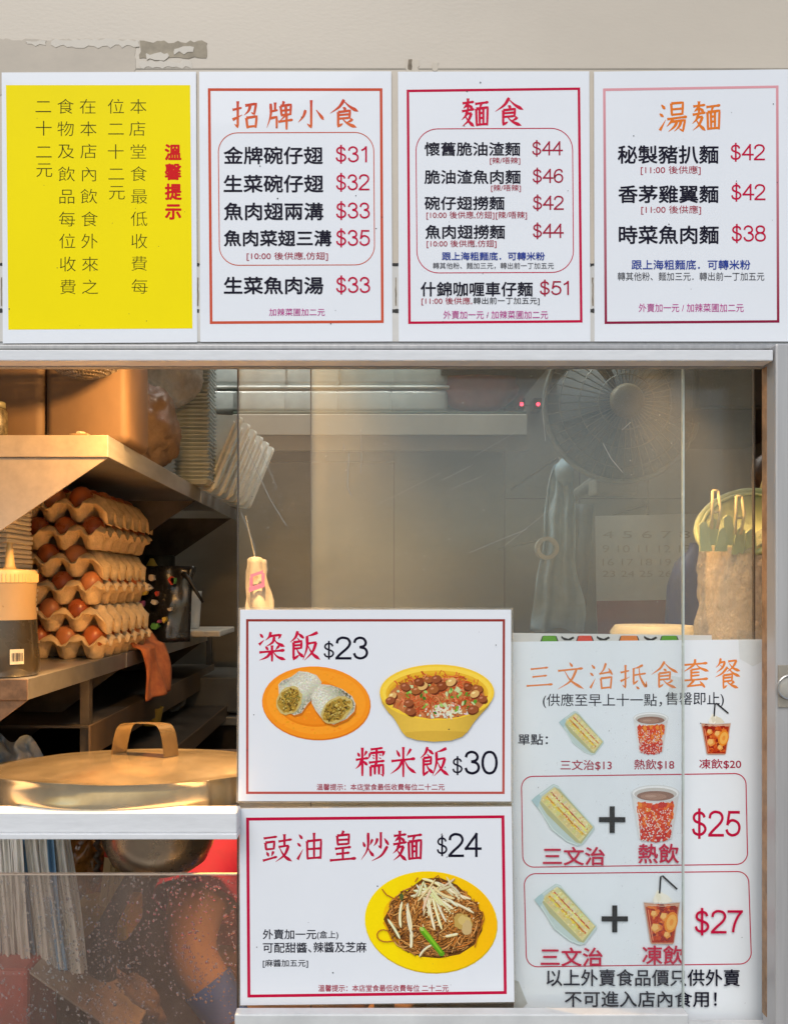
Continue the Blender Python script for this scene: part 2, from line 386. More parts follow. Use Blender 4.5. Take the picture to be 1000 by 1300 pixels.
back = empty('kitchen_back_wall', (0, YB, 0), 'greasy stainless steel clad wall at the back of the kitchen', 'wall')
MB().box((XL, YB, 0), (XR, YB + .08, ZC)).build('cladding', M_wallc, back)
M_seam = mat('seam', (.16, .15, .13), .5, .3, var=.1)
for x in (500, 640, 735, 822):
    q = P(x, 0, YB); MB().box((q.x - .0018, YB - .002, .9), (q.x + .0018, YB, 2.3)).build('seam', M_seam, back)
for y in (515, 633):
    q = P(700, y, YB); MB().box((P(640, 0, YB).x, YB - .0025, q.z - .0018), (XR, YB - .0005, q.z + .0018)).build('seam', M_seam, back)
M_side = mat('side_wall_paint', (.30, .26, .21), .5, .1, var=.15, scale=6)
lw = MB().box((XL - .08, .08, 0), (XL, YB, ZC)).build('side_wall', M_side); tag(lw, 'stained metal side wall carrying the wall shelves on the left', 'wall')
rw = MB().box((XR, .08, 0), (XR + .08, YB, ZC)).build('side_wall', M_side); tag(rw, 'grey kitchen side wall beyond the green basket on the right', 'wall')
ce = MB().box((XL - .1, .08, ZC), (XR + .1, YB + .1, ZC + .08)).build('kitchen_ceiling', M_side); tag(ce, 'dim kitchen ceiling above the shelves and fan', 'ceiling')

# lamps of the kitchen: a warm heat lamp over the pot and a fluorescent batten at the back
def heat_lamp(x, y, z, energy, label, cone=0, sr=.078, aim=None):
    hl = empty('heat_lamp', (x, y, z), label, 'lamp', 'heat lamps inside the hatch')
    MB().tube([(x, y, ZC if z > 1.35 else 1.337), (x, y, z + .10)], .004).build('flex', M_dark, hl)
    MB().lathe([(.012, z + .10), (.43 * sr, z + .095), (sr, z + .07 * (sr < .05)), (sr - .002, z + .07 * (sr < .05)), (.42 * sr, z + .09), (.010, z + .097)], (x, y, 0), 32).build('lamp_shade', M_steel, hl, smooth=True)
    MB().blob((x, y, z + .052), (.019, .019, .022)).build('bulb', mat('bulb_glow', (1, .8, .5), .4, var=0, emit=((1, .62, .28), 10)), hl, smooth=True)
    lp = bpy.data.lights.new('bulb_light', 'SPOT' if cone else 'POINT'); lp.energy = energy
    if cone: lp.spot_size = R(cone); lp.spot_blend = .8
    lp.color = (1, .53, .17); lp.shadow_soft_size = .014
    lo = bpy.data.objects.new('bulb_light', lp); C.objects.link(lo); lo.parent = hl; lo.location = (0, 0, .012)
    if aim: lo.rotation_euler = (Vector(aim) - Vector((x, y, z))).to_track_quat('-Z', 'Y').to_euler()
heat_lamp(-.19, .15, 2.16, 125, 'warm heat lamp hanging inside the hatch over the pot lid', 64)
heat_lamp(-.25, .06, 1.885, 7.4, 'small warm bulb hanging just behind the top rail in front of the shelves', 118, .030, (-.60, .36, 1.60))
heat_lamp(.27, .085, 1.90, 8.5, 'small warm bulb hanging inside the hatch by the wrapped green basket', 62, .030, (.415, .125, 1.45))
fl = empty('ceiling_batten', (.0, 1.0, ZC), 'white fluorescent batten on the kitchen ceiling', 'lamp')
MB().box((-.6, .97, ZC - .05), (.6, 1.03, ZC), .004).build('housing', M_alu, fl)
MB().tube([(-.58, 1.0, ZC - .075), (.58, 1.0, ZC - .075)], .013, 12).build('tube', mat('tube_glow', (1, 1, 1), .4, var=0, emit=((.95, 1, .93), 12)), fl, smooth=True)
ar = bpy.data.lights.new('tube_light', 'AREA'); ar.shape = 'RECTANGLE'; ar.size = 1.1; ar.size_y = .05; ar.energy = 6.5; ar.color = (1, .985, .93)
ao = bpy.data.objects.new('tube_light', ar); C.objects.link(ao); ao.parent = fl; ao.location = (0, 0, -.10)

# ------------------------------------------------------------------ wall shelves on the left
def wall_shelf(px, top, bot, d0, d1, gusset, label, m_front, m_edge, joint):
    a = P(px, top, d0); bz = P(px, bot, d0).z
    o = empty('wall_shelf', (XL, (d0 + d1) / 2, a.z), label, 'shelf')
    MB().box((XL, d0 + .002, a.z - .0025), (a.x - .002, d1, a.z)).build('shelf_board', m_edge, o)
    MB().box((XL, d0, bz), (a.x, d0 + .002, a.z + .0006), .0006).build('front_lip', m_front, o)
    MB().box((a.x - .002, d0 + .0022, bz), (a.x, joint - .002, a.z + .0006), .0006).build('edge_lip', m_edge, o)
    MB().box((a.x - .002, joint + .002, bz), (a.x, d1, a.z + .0006), .0006).build('edge_lip', m_edge, o)
    for i, dd in enumerate((d0 + .003, joint - .05, d1 - .08)):
        pts = [Vector((a.x - .001, dd, bz - .0006)), Vector((XL + .0, dd, bz - .0006)), Vector((XL, dd, bz - gusset * (a.x - XL)))]
        MB().prism(pts, .003).build('bracket', m_front if i == 0 else M_dark, o)
    return o
M_warm = mat('cream_shelf', (.54, .42, .29), .5, .1, var=.1, scale=45, bump=.05)
ush = wall_shelf(137, 553, 580, .17, 1.24, .68, 'upper cream steel wall shelf carrying tubs and stacked containers', M_warm, M_steelb, .78)
lsh = wall_shelf(35, 863, 889, .17, 1.40, .75, 'lower steel wall shelf carrying the egg trays and sauce bottle', M_rust, M_steel, .62)
UZ = P(137, 553, .17).z; LZ = P(35, 863, .17).z
# deeper lower rack with a beam seen under the egg shelf
rk = empty('steel_rack', (-.55, .7, 0), 'dark greasy steel rack under the egg shelf', 'rack')
for (za, xa, ha) in ((LZ - .10, -.47, .05), (LZ - .19, -.40, .035)):
    MB().box((xa - .004, .42, za - ha), (xa, 1.5, za), .001).build('beam', mat('beam_steel', (.20, .14, .09), .42, .6, var=.2, scale=15), rk)
    MB().box((XL, .42, za - .004), (xa - .004, 1.5, za)).build('shelf_board', M_dark, rk)
for y in (.43, 1.48):
    MB().box((-.49, y, -.004), (-.475, y + .015, LZ - .012)).build('post', M_dark, rk)

# things on the upper shelf
M_tub = mat('tan_plastic', (.17, .105, .06), .6, var=.18, scale=9, stretch=(1, 1, .6), sss=.05)
def tub(x0, x1, d, h, label):
    a, b2 = P(x0, 0, d).x, P(x1, 0, d).x; o = empty('plastic_tub', ((a + b2) / 2, d + .06, UZ), label, 'tub', 'tan tubs on the upper shelf')
    MB().box((a, d, UZ + .0005), (b2, d + (b2 - a), UZ + h), .012, 4).build('tub_body', M_tub, o, smooth=True, auto=40)
    MB().box((a - .004, d - .004, UZ + h), (b2 + .004, d + b2 - a + .004, UZ + h + .018), .004, 3).build('lid', M_warm, o, smooth=True, auto=40)
tub(56.5, 163, .235, .24, 'tan plastic tub at the right end of the upper shelf, under the wire strainer')
tub(-54, 55, .235, .25, 'tan plastic tub left of the strainer, behind the dark jar')
j = empty('glass_jar', P(0, 553, .19), 'dark jar of dried goods at the left edge of the upper shelf', 'jar')
q = P(-4, 553, .2); MB().lathe([(.012, UZ + .0005), (.014, UZ + .003), (.014, UZ + .036), (.010, UZ + .042)], (q.x, q.y, 0), 24).build('jar_body', mat('dried_goods', (.16, .13, .08), .35, var=.45, scale=160, bump=.4), j, smooth=True)
MB().lathe([(.0115, UZ + .042), (.0115, UZ + .049), (.010, UZ + .05)], (q.x, q.y, 0), 24).build('lid', mat('olive_lid', (.2, .19, .12), .4), j, smooth=True)
st = empty('wood_scraper', P(100, 553, .2), 'small wooden scraper lying in front of the tan tub', 'scraper')
q = P(102, 553, .185); MB().box((q.x - .013, .18, UZ + .0008), (q.x + .012, .2, UZ + .005), .001).build('blade', mat('old_wood', (.38, .24, .12), .6, var=.3, scale=60), st)
MB().tube([(q.x - .004, .19, UZ + .006), (q.x - .002, .205, UZ + .008)], .0035).build('handle', mat('pale_wood', (.6, .48, .32), .6), st)
# wire strainer hung in front of the tub
ws = empty('wire_strainer', P(107, 440, .14), 'round wire strainer hanging above the tan tub', 'strainer')
M_wire = mat('wire', (.20, .16, .12), .45, .7, var=.2, scale=60)
c = P(107, 457, .16); rw_, dp = .055, .024
b = MB()
for k in range(16):
    a = PI * k / 16
    b.tube([c + Vector((math.cos(a) * rw_ * t, math.sin(a) * rw_ * .8 * t, -dp * (1 - t * t))) for t in [i / 6 - 1 for i in range(13)]], .0009, 5)
for rr_ in (.2, .35, .5, .62, .74, .86, .94):
    z = -dp * (1 - rr_ ** 2)
    b.tube([c + Vector((math.cos(a) * rw_ * rr_, math.sin(a) * rw_ * .8 * rr_, z)) for a in [2 * PI * i / 28 for i in range(29)]], .0009, 5)
b.build('wire_mesh', M_wire, ws)
MB().tube([c + Vector((math.cos(a) * rw_, math.sin(a) * rw_ * .8, .001)) for a in [2 * PI * i / 32 for i in range(33)]], .0024, 8).build('rim', M_wire, ws)
MB().tube([c + Vector((0, .044, .001)), c + Vector((0, .06, .05)), c + Vector((0, .03, .3)), (c.x, c.y + .03, ZC)], .0025, 6).build('handle', M_wire, ws)

# crumpled plastic bag, stacked tubs, leaning lids
def crumple(u, v, c, rx, ry, rz, nz, sd, rib=.0):
    a = 2 * PI * u; b_ = PI * (v - .5)
    d = Vector((math.cos(a) * math.cos(b_), math.sin(a) * math.cos(b_), math.sin(b_)))
    k = 1 + nz * (noise.noise(d * 2.0 + sd) * .8 + .55 * (.35 - abs(noise.noise(d * 4.5 + sd))) + .35 * (.3 - abs(noise.noise(Vector((d.x * 11, d.y * 11, d.z * 6)) + sd))))
    return c + Vector((d.x * rx, d.y * ry, d.z * rz)) * k
def bag(name, c, r, m, label, cat, nz=.3, sd=1., inner=None):
    b = MB(); c = Vector(c)
    b.grid(lambda u, v: crumple(u, v, c, r[0], r[1], r[2], nz, Vector((sd, sd * 2, 0))), 56, 40)
    bmesh.ops.remove_doubles(b.bm, verts=b.bm.verts[:], dist=1e-5)
    o = b.build(name, m, smooth=True); centre_origin(o); tag(o, label, cat); return o
q = P(190, 530, .5)
bag('plastic_bag', (q.x, .5, UZ + .073), (.047, .07, .066), film('brown_bag_film', (.6, .45, .33), (.34, .24, .17), .45, .85, 22, grough=.12, crinkle=.8), 'crumpled brown plastic bag of dry food beside the tan tub', 'bag', .25, 3)
q = P(212, 460, .56)
bag('plastic_bag', (q.x, .62, UZ + .20), (.045, .06, .062), film('pale_bag_film', (.8, .76, .7), (.52, .47, .41), .35, .75, 22, grough=.12, crinkle=.8), 'pale crumpled plastic bag lying on the brown bag', 'bag', .25, 8)
ct_x = P(246, 0, .72).x
proto = None
M_ct = mat('clear_tub_plastic', (.36, .41, .41), .22, var=.12, scale=50, coat=.3)
for i in range(30):
    z = UZ + .001 + i * .0078
    if proto is None:
        proto = MB().lathe([(.030, 0), (.034, .0025), (.038, .005), (.041, .0055), (.041, .0072), (.034, .0074)], (0, 0, 0), 4, m=Matrix.Rotation(PI / 4, 4, 'Z') @ Matrix.Scale(1.25, 4)).build('food_container', M_ct)
        tag(proto, 'clear lidless takeaway container nested in the tall stack on the upper shelf', 'container', 'nested takeaway containers on the upper shelf'); o = proto
    else:
        o = proto.copy(); C.objects.link(o)
    o.location = (ct_x + random.uniform(-.001, .001), .73 + random.uniform(-.002, .002), z)
proto = None
M_lid = mat('white_lid_plastic', (.62, .64, .60), .3, var=.06, scale=20, coat=.2, sss=.1)
for i in range(6):
    if proto is None:
        b = MB()
        pts = []
        for (sx, sz) in ((-1, -1), (1, -1), (1, 1), (-1, 1)):
            for k in range(4):
                a0 = {(-1, -1): PI, (1, -1): 1.5 * PI, (1, 1): 0, (-1, 1): .5 * PI}[(sx, sz)] + k * PI / 6
                pts.append((sx * .07 + math.cos(a0) * .012, 0, .085 + sz * .07 + math.sin(a0) * .012))
        b.prism([Vector(p) for p in pts], .007)
        b.prism([Vector((p[0] * .86, -.004, .085 + (p[2] - .085) * .86)) for p in pts], .004)
        proto = b.build('container_lid', M_lid); o = proto
        tag(o, 'white plastic container lid leaning in the row at the back of the upper shelf', 'lid', 'white lids leaning on the upper shelf')
    else: o = proto.copy(); C.objects.link(o)
    o.location = (-.395 + i * .004, .80 + i * .075, UZ + .003); o.rotation_euler = (R(-20), R(10), R(-48))

# ------------------------------------------------------------------ egg trays and eggs
PT = .0467; TA = .0255
M_pulp = mat('egg_pulp', (.70, .50, .27), .85, var=.16, scale=60, bump=.6, bscale=350)
M_egg = mat('brown_egg', (.44, .115, .03), .3, var=.14, scale=30, sss=.06)
M_eggs = [M_egg, mat('pale_brown_egg', (.52, .19, .07), .34, var=.12, scale=40), mat('dark_brown_egg', (.36, .085, .025), .28, var=.16, scale=25)]
def tray_mesh(ph):
    b = MB(); n = 8
    def f(u, v):
        x, y = u * 6 * PT, v * 6 * PT
        c_ = (math.cos(2 * PI * x / PT + ph) + math.cos(2 * PI * y / PT + PI)) / 2
        z = -TA * max(-1.0, min(1.0, c_ * 2.0))
        if z > 0: z *= .35 + .65 * min(1, min(y, 6 * PT - x) / (.8 * PT))
        o_ = .006 * max(0, 1 - y / (.16 * PT)) ** 2; p_ = .006 * max(0, 1 - (6 * PT - x) / (.16 * PT)) ** 2   # moulded edge turned down and out
        z -= (o_ + p_) * .9
        z += .0035 * (noise.noise(Vector((x * 140, y * 140, ph))) if (p_ or o_) else 0)
        return Vector((x - 6 * PT + p_ * .6 + .0012 * noise.noise(Vector((x, y, ph)) * 60), y - o_ * .6, z + .0016 * noise.noise(Vector((x, y, ph + 3)) * 90)))
    b.grid(f, 6 * n, 6 * n, .0022)
    o = b.build('egg_tray', M_pulp, smooth=True)
    return o
tA = tray_mesh(PI); tB = tray_mesh(0)    # tA: cups at half-integers (closed edge); tB: cups on the edge
eb = MB(); eb.blob((0, 0, 0), (.0193, .0193, .0262), 20, 14)
for v in eb.bm.verts: v.co.xy *= 1 + .17 * v.co.z / .0262 - .06 * (v.co.z / .0262) ** 2
eggp = eb.build('egg', M_egg, smooth=True)
first = {0: True, 1: True}; egg_first = True
tray_x = P(129, 0, .47).x
order = ['bottom', 'second from the bottom', 'third from the bottom', 'third from the top', 'second from the top', 'topmost']
jit = random.Random(2)
for i in range(6):
    ph = 0 if i % 2 == 1 else 1               # 1 -> tA, 0 -> tB ; top (i=5) is tB
    src = tA if ph else tB
    o = src if first[ph] else src.copy()
    if not first[ph]: C.objects.link(o)
    first[ph] = False
    z = LZ + .0280 + i * .0455
    dx, dy, rz = jit.uniform(-.003, .004), jit.uniform(-.004, .004), jit.uniform(-.02, .02)
    if i == 5: dx, rz = .004, -.03
    o.location = (tray_x + dx, .47 + dy, z); o.rotation_euler = (0, 0, rz)
    tag(o, 'grey-brown pulp egg tray, %s of the stack of six' % order[i], 'egg tray', 'stacked egg trays')
    rng = [k + .5 for k in range(6)] if ph else [k for k in range(1, 6)]
    rngy = [k + .5 for k in range(6)]
    for gx in rng:
        for gy in rngy:
            vis = i == 5 or gy == rngy[0] or gx == rng[-1]
            if not vis: continue
            if gx < 2.2 and i < 5: continue
            e = eggp if egg_first else eggp.copy()
            if not egg_first: C.objects.link(e)
            egg_first = False
            l = Matrix.Rotation(rz, 4, 'Z') @ Vector(((gx - 6) * PT, gy * PT, -TA + .0285))
            e.location = o.location + l
            e.material_slots[0].link = 'OBJECT'; e.material_slots[0].material = M_eggs[(0, 0, 1, 2, 0, 1, 2)[jit.randrange(7)]]
            e.location.z += .005 * (i == 5)
            e.rotation_euler = (jit.uniform(-.2, .2), jit.uniform(-.2, .2), jit.uniform(0, 6))
            s_ = jit.uniform(.95, 1.03); e.scale = (s_, s_, s_ * jit.uniform(.94, 1.03))
            tag(e, 'brown egg sitting in the %s egg tray of the stack' % order[i], 'egg', 'brown eggs in the %s tray' % order[i])

# squeeze bottle with dark sauce
sb = empty('squeeze_bottle', (P(8, 0, .225).x, .225, LZ), 'clear squeeze bottle of dark sauce with a cream nozzle cap', 'bottle')
bx, by = P(9, 0, .225).x, .225
M_bot = mat('bottle_plastic', (.60, .40, .19), .3, var=.06, scale=20, trans=.15, sss=.15)
M_sauce = mat('dark_sauce', (.055, .042, .024), .28, var=.12, scale=25, coat=.5)
MB().lathe([(.040, LZ + .0008), (.0425, LZ + .004), (.042, LZ + .03), (.0385, LZ + .076)], (bx, by, 0), 40).build('sauce', M_sauce, sb, smooth=True, auto=50)
MB().lathe([(.0385, LZ + .0763), (.037, LZ + .10), (.0385, LZ + .122), (.0385, LZ + .126)], (bx, by, 0), 40).build('bottle_body', M_bot, sb, smooth=True, auto=50)
M_cap = mat('cream_cap', (.82, .56, .22), .4, var=.04, scale=20)
b = MB(); b.lathe([(.0395, LZ + .1262), (.0395, LZ + .139), (.037, LZ + .143), (.016, LZ + .145)], (bx, by, 0), 40)
for k in range(48):
    a = 2 * PI * k / 48
    b.tube([(bx + .0395 * math.cos(a), by + .0395 * math.sin(a), LZ + .127), (bx + .0395 * math.cos(a), by + .0395 * math.sin(a), LZ + .138)], .0010, 4)
b.build('cap', M_cap, sb, smooth=True, auto=40)
MB().lathe([(.009, LZ + .145), (.0065, LZ + .150), (.0035, LZ + .180), (.003, LZ + .181)], (bx + .004, by, 0), 20).build('nozzle', M_cap, sb, smooth=True)
lab = MB()
for k in range(1):
    a0, a1 = R(-62), R(-38)
    vs = [[lab.bm.verts.new((bx + .0433 * math.cos(a0 + (a1 - a0) * t / 6), by + .0433 * math.sin(a0 + (a1 - a0) * t / 6), LZ + zz)) for t in range(7)] for zz in (.018, .038)]
    for t in range(6): lab.bm.faces.new((vs[0][t], vs[0][t + 1], vs[1][t + 1], vs[1][t]))
lab.build('barcode_label', mat('label_paper', (.78, .66, .42), .5), sb)
lab = MB(); a = a0 + .05; rb = random.Random(3)
while a < a1 - .05:
    wv = rb.choice((.008, .014, .022)); r_ = .0436
    lab.face([(bx + r_ * math.cos(a), by + r_ * math.sin(a), LZ + .022), (bx + r_ * math.cos(a + wv), by + r_ * math.sin(a + wv), LZ + .022), (bx + r_ * math.cos(a + wv), by + r_ * math.sin(a + wv), LZ + .033), (bx + r_ * math.cos(a), by + r_ * math.sin(a), LZ + .033)])
    a += wv + rb.choice((.01, .016, .02))
lab.build('barcode', mat('black_print', (.03, .03, .03), .5), sb)
# stack of foam lids behind the bottle
proto = None
for i in range(36):
    if proto is None:
        proto = MB().box((-.055, -.055, 0), (.055, .055, .0068), .003, 2).build('foam_box', mat('cream_foam', (.78, .70, .55), .6, var=.05, scale=40), smooth=True, auto=40); o = proto
        tag(o, 'cream foam lunch box lid stacked behind the sauce bottle', 'foam lid', 'stacked foam lids behind the bottle')
    else: o = proto.copy(); C.objects.link(o)
    sc = 1 if i < 20 else .88
    o.location = (P(-22, 0, .34).x + random.uniform(-.0015, .0015), .36, LZ + .0006 + i * .0074); o.scale = (sc, sc, 1)

# orange towel, black bag, jars and board at the far end of the lower shelf
ex = P(35, 863, .17).x
tw = MB()
def towel(u, v):
    y = .66 + .17 * u + .006 * math.sin(v * 5)
    s = v
    if s < .3: x, z = ex - .06 * (1 - s / .3), LZ + .055 - .05 * (s / .3) ** 2 if s < .3 else 0
    else:
        t = (s - .3) / .7; x = ex + .012 + .006 * math.sin(t * 4 + u * 6) + .018 * t; z = LZ + .005 - .098 * t
    return Vector((x + .004 * math.sin(u * 14) + .05 * (v > .3) * 0, y, z))
tw.grid(towel, 20, 34, .003)
to = tw.build('towel', mat('orange_cloth', (.55, .17, .05), .9, var=.15, scale=60, bump=.5, col2=(.36, .09, .03)), smooth=True); centre_origin(to)
tag(to, 'orange cloth towel hanging over the edge of the lower shelf', 'towel')
q = P(218, 780, .98)
kb = empty('printed_bag', (q.x, .95, LZ), 'black printed foil bag with colourful pictures behind the egg trays', 'bag')
b = MB(); b.grid(lambda u, v: Vector((q.x - .055 + .11 * u + .012 * (v - .5) * (u - .5), .93 - .018 * math.sin(PI * u) * (1.1 - v) + .004 * noise.noise(Vector((u * 5, v * 5, 1))), LZ + .001 + .165 * v)), 16, 16, .02)
b.build('bag_body', mat('black_foil', (.02, .02, .022), .25, var=.2, scale=30, bump=.4, coat=.5), kb, smooth=True)
cols = [(.7, .08, .05), (.75, .55, .1), (.15, .45, .12), (.7, .6, .5), (.45, .12, .3), (.8, .75, .7)]
rb = random.Random(12)
for k in range(12):
    u, v = rb.uniform(.1, .75), rb.uniform(.15, .9); cc = cols[k % 6]
    p = Vector((q.x - .055 + .11 * u, .93 - .034 - .012, LZ + .165 * v)); n = rb.randint(5, 8); rr_ = rb.uniform(.005, .011)
    f = MB(); f.prism([p + Vector((math.cos(2 * PI * i / n) * rr_ * rb.uniform(.5, 1.1), 0, math.sin(2 * PI * i / n) * rr_ * rb.uniform(.5, 1.1))) for i in range(n)], .016)
    f.build('printed_picture', mat('bag_print_%d' % (k % 6), cc, .4), kb)
bh = MB().tube([P(232, 727, .9), P(240, 735, .9), P(250, 752, .9), P(258, 765, .9)], [.006, .005, .004, .003], 8)
o = bh.build('spatula_handle', mat('black_plastic', (.015, .015, .015), .4), smooth=True); tag(o, 'black utensil handle sticking out beside the printed bag', 'utensil')
dj = empty('storage_jar', (P(200, 0, 1.05).x, 1.05, LZ), 'dark lidded jar in the shade under the upper shelf', 'jar')
qx = P(203, 0, 1.08).x
MB().lathe([(.032, LZ + .001), (.034, LZ + .004), (.034, LZ + .14), (.030, LZ + .15)], (qx, 1.08, 0), 28).build('jar_body', mat('grey_jar', (.20, .19, .15), .3, var=.2), dj, smooth=True)
MB().lathe([(.036, LZ + .15), (.036, LZ + .19), (.032, LZ + .195)], (qx, 1.08, 0), 28).build('lid', mat('dark_lid', (.03, .035, .03), .4), dj, smooth=True, auto=40)
yj = empty('yellow_pot', (P(192, 0, 1.0).x, 1.0, LZ), 'small yellow tub peeking out behind the egg trays', 'tub')
MB().lathe([(.016, LZ + .001), (.018, LZ + .08), (.026, LZ + .145), (.004, LZ + .185)], (P(190, 0, .98).x, 1.0, 0), 24).build('tub_body', mat('yellow_plastic', (.62, .50, .10), .4), yj, smooth=True, auto=40)
cb = MB().box((P(232, 0, 1.15).x, 1.1, LZ + .001), (P(284, 0, 1.15).x, 1.32, LZ + .016), .003).build('cutting_board', mat('white_board', (.72, .68, .60), .5, var=.08, scale=20)); centre_origin(cb)
tag(cb, 'white cutting board lying across the end of the lower shelf', 'cutting board')
sv = MB(); q = P(236, 770, 1.2)
sv.lathe([(.028, LZ + .017), (.030, LZ + .02), (.036, LZ + .11), (.033, LZ + .11), (.027, LZ + .025)], (q.x, 1.22, 0), 24)
o = sv.build('white_mug', mat('white_ceramic', (.66, .68, .68), .25, var=.04), smooth=True, auto=40); centre_origin(o); tag(o, 'white cup standing on the cutting board behind the printed bag', 'cup')
# grey steel cabinet, drain pipe and yellow cup under the shelf
cab = empty('steel_cabinet', P(260, 930, 1.25), 'dark grey steel cabinet at the back below the lower shelf', 'cabinet')
a, b2 = P(228, 905, 1.3), P(330, 860, 1.3)
MB().box((a.x, 1.3, a.z), (b2.x, 1.6, b2.z), .004).build('door', mat('cab_steel', (.13, .13, .12), .45, .4, var=.15, scale=12), cab)
MB().box((a.x - .01, 1.32, 0), (b2.x, 1.62, a.z - .004), .004).build('cabinet_body', M_dark, cab)
MB().box((a.x - .012, 1.28, a.z - .03), (b2.x, 1.32, a.z - .008), .002).build('handle_rail', mat('rail_steel', (.30, .30, .28), .4, .6), cab)
pp = MB().tube([P(233, 858, 1.2), P(234, 880, 1.2), P(231, 890, 1.2), P(222, 899, 1.2), P(214, 908, 1.2), P(214, 1000, 1.2)], .011, 12).build('drain_pipe', mat('grey_pipe', (.34, .33, .30), .4, .2, var=.2), smooth=True); tag(pp, 'bent grey drain pipe in the shadow below the towel', 'pipe')
yc = MB(); q = P(190, 920, .85); yc.lathe([(.021, q.z), (.022, q.z + .002), (.029, q.z + .036), (.027, q.z + .036), (.02, q.z + .004)], (q.x, q.y, 0), 24)
o = yc.build('yellow_cup', mat('mustard_plastic', (.50, .32, .05), .4), smooth=True, auto=40); centre_origin(o); tag(o, 'mustard yellow cup in the shadow behind the pot handle', 'cup')

# ------------------------------------------------------------------ serving counter, pot with lid, bowl, bags
CT = P(0, 1031, 0).z
ctr = empty('serving_counter', (0, .25, 0), 'stainless serving counter just inside the window', 'counter')
MB().box((XL, .20, CT - .061), (P(150, 0, .3).x - .03, .40, CT - .046), .002).build('worktop', M_steel, ctr)
MB().box((P(288, 0, .3).x + .03, .07, CT - .016), (XR, .40, CT - .001), .002).build('worktop', M_steel, ctr)
MB().box((P(150, 0, .3).x - .0295, .30, CT - .060), (P(288, 0, .3).x + .0295, .40, CT - .047), .002).build('worktop', M_steel, ctr)
for x in (XL + .02, -.02, XR - .04):
    MB().box((x, .34, -.004), (x + .03, .38, CT - (.0165 if x > -.03 else .0615)), .002).build('leg', M_dark, ctr)
pot = empty('pot_lid', P(185, 1030, .2), 'large stainless pot lid with a strap handle under warm light', 'pot lid')
pot.location = (P(183, 0, .2).x, .184, CT - .0205); pot.rotation_euler = (R(-5.5), 0, 0)
M_lids = mat('lid_steel', (.82, .66, .42), .2, .86, var=.2, scale=11, rvar=.10, bump=.02)
rl = .192
prof = [(rl - .002, .002), (rl, .0035)]
b = MB(); seg = 96; rings = []
def rim_bump(a, z):
    return .0014 * noise.noise(Vector((math.cos(a) * 3, math.sin(a) * 3, z * 30))) + .002 * math.exp(-((a + 1.75) / .08) ** 2 - ((z - .02) / .008) ** 2) * -1
for (r_, z_) in ((rl - .004, .0015), (rl - .001, .0025), (rl, .006), (rl, .012), (rl, .018), (rl, .024), (rl, .030), (rl + .0012, .0325), (rl + .0012, .0345), (rl - .003, .0350), (rl - .008, .0345), (rl - .016, .0365), (rl - .05, .0418), (rl - .10, .0462), (rl - .15, .0485), (.012, .0492)):
    rings.append([b.bm.verts.new(((r_ + (rim_bump(2 * PI * k / seg - PI, z_) if z_ < .033 else 0)) * math.cos(2 * PI * k / seg - PI), (r_ + (rim_bump(2 * PI * k / seg - PI, z_) if z_ < .033 else 0)) * math.sin(2 * PI * k / seg - PI),
       z_ + (-.004 * math.exp(-((2 * PI * k / seg - PI + 1.25) / .35) ** 2) if .033 < z_ < .042 else 0))) for k in range(seg)])
for a, c2 in zip(rings, rings[1:]):
    for k in range(seg): b.bm.faces.new((a[k], a[(k + 1) % seg], c2[(k + 1) % seg], c2[k]))
b.bm.faces.new(rings[-1]); b.bm.faces.new(rings[0][::-1])
b.build('lid_dome', M_lids, pot, smooth=True, auto=50, off=1)
hb = MB(); hw = .0155
path = []
for t in range(25):
    s = t / 24 * 2 - 1
    ex_ = .042 * math.copysign(min(1, abs(s) ** .55 * 1.0), s); path.append((ex_, .0485 + .041 * (1 - abs(s) ** 4.5)))
vsA, vsB = [], []
for i, (x, z) in enumerate(path):
    vsA.append((x + .004, -hw, z)); vsB.append((x + .004, hw, z))
g = [[hb.bm.verts.new(v) for v in vsA], [hb.bm.verts.new(v) for v in vsB]]
fs = [hb.bm.faces.new((g[0][i], g[0][i + 1], g[1][i + 1], g[1][i])) for i in range(24)]
bmesh.ops.solidify(hb.bm, geom=fs, thickness=.0042)
h = hb.build('handle', M_lids, pot, smooth=True, auto=40, off=1); h.rotation_euler = (0, 0, R(-24)); h.location = (.006, -.02, .0)
heat_lamp(P(352, 0, .26).x, .26, CT - .125, 2.4, 'warm lamp hanging under the serving counter above the gloved arm', 130, .028)
bw = MB(); q = P(212, 1091, .22); br = .083
bw.lathe([(.02, 0), (.046, .003), (.060, .013), (.069, .032), (.073, .045), (.076, CT - q.z - .046), (.074, CT - q.z - .046), (.067, .036), (.045, .005)], (q.x, .18, q.z), 48)
o = bw.build('steel_bowl', mat('bowl_steel', (.62, .52, .38), .26, .9, var=.12, scale=20), smooth=True, auto=60); centre_origin(o); tag(o, 'stainless steel bowl sunk in the counter below the pot lid', 'bowl')
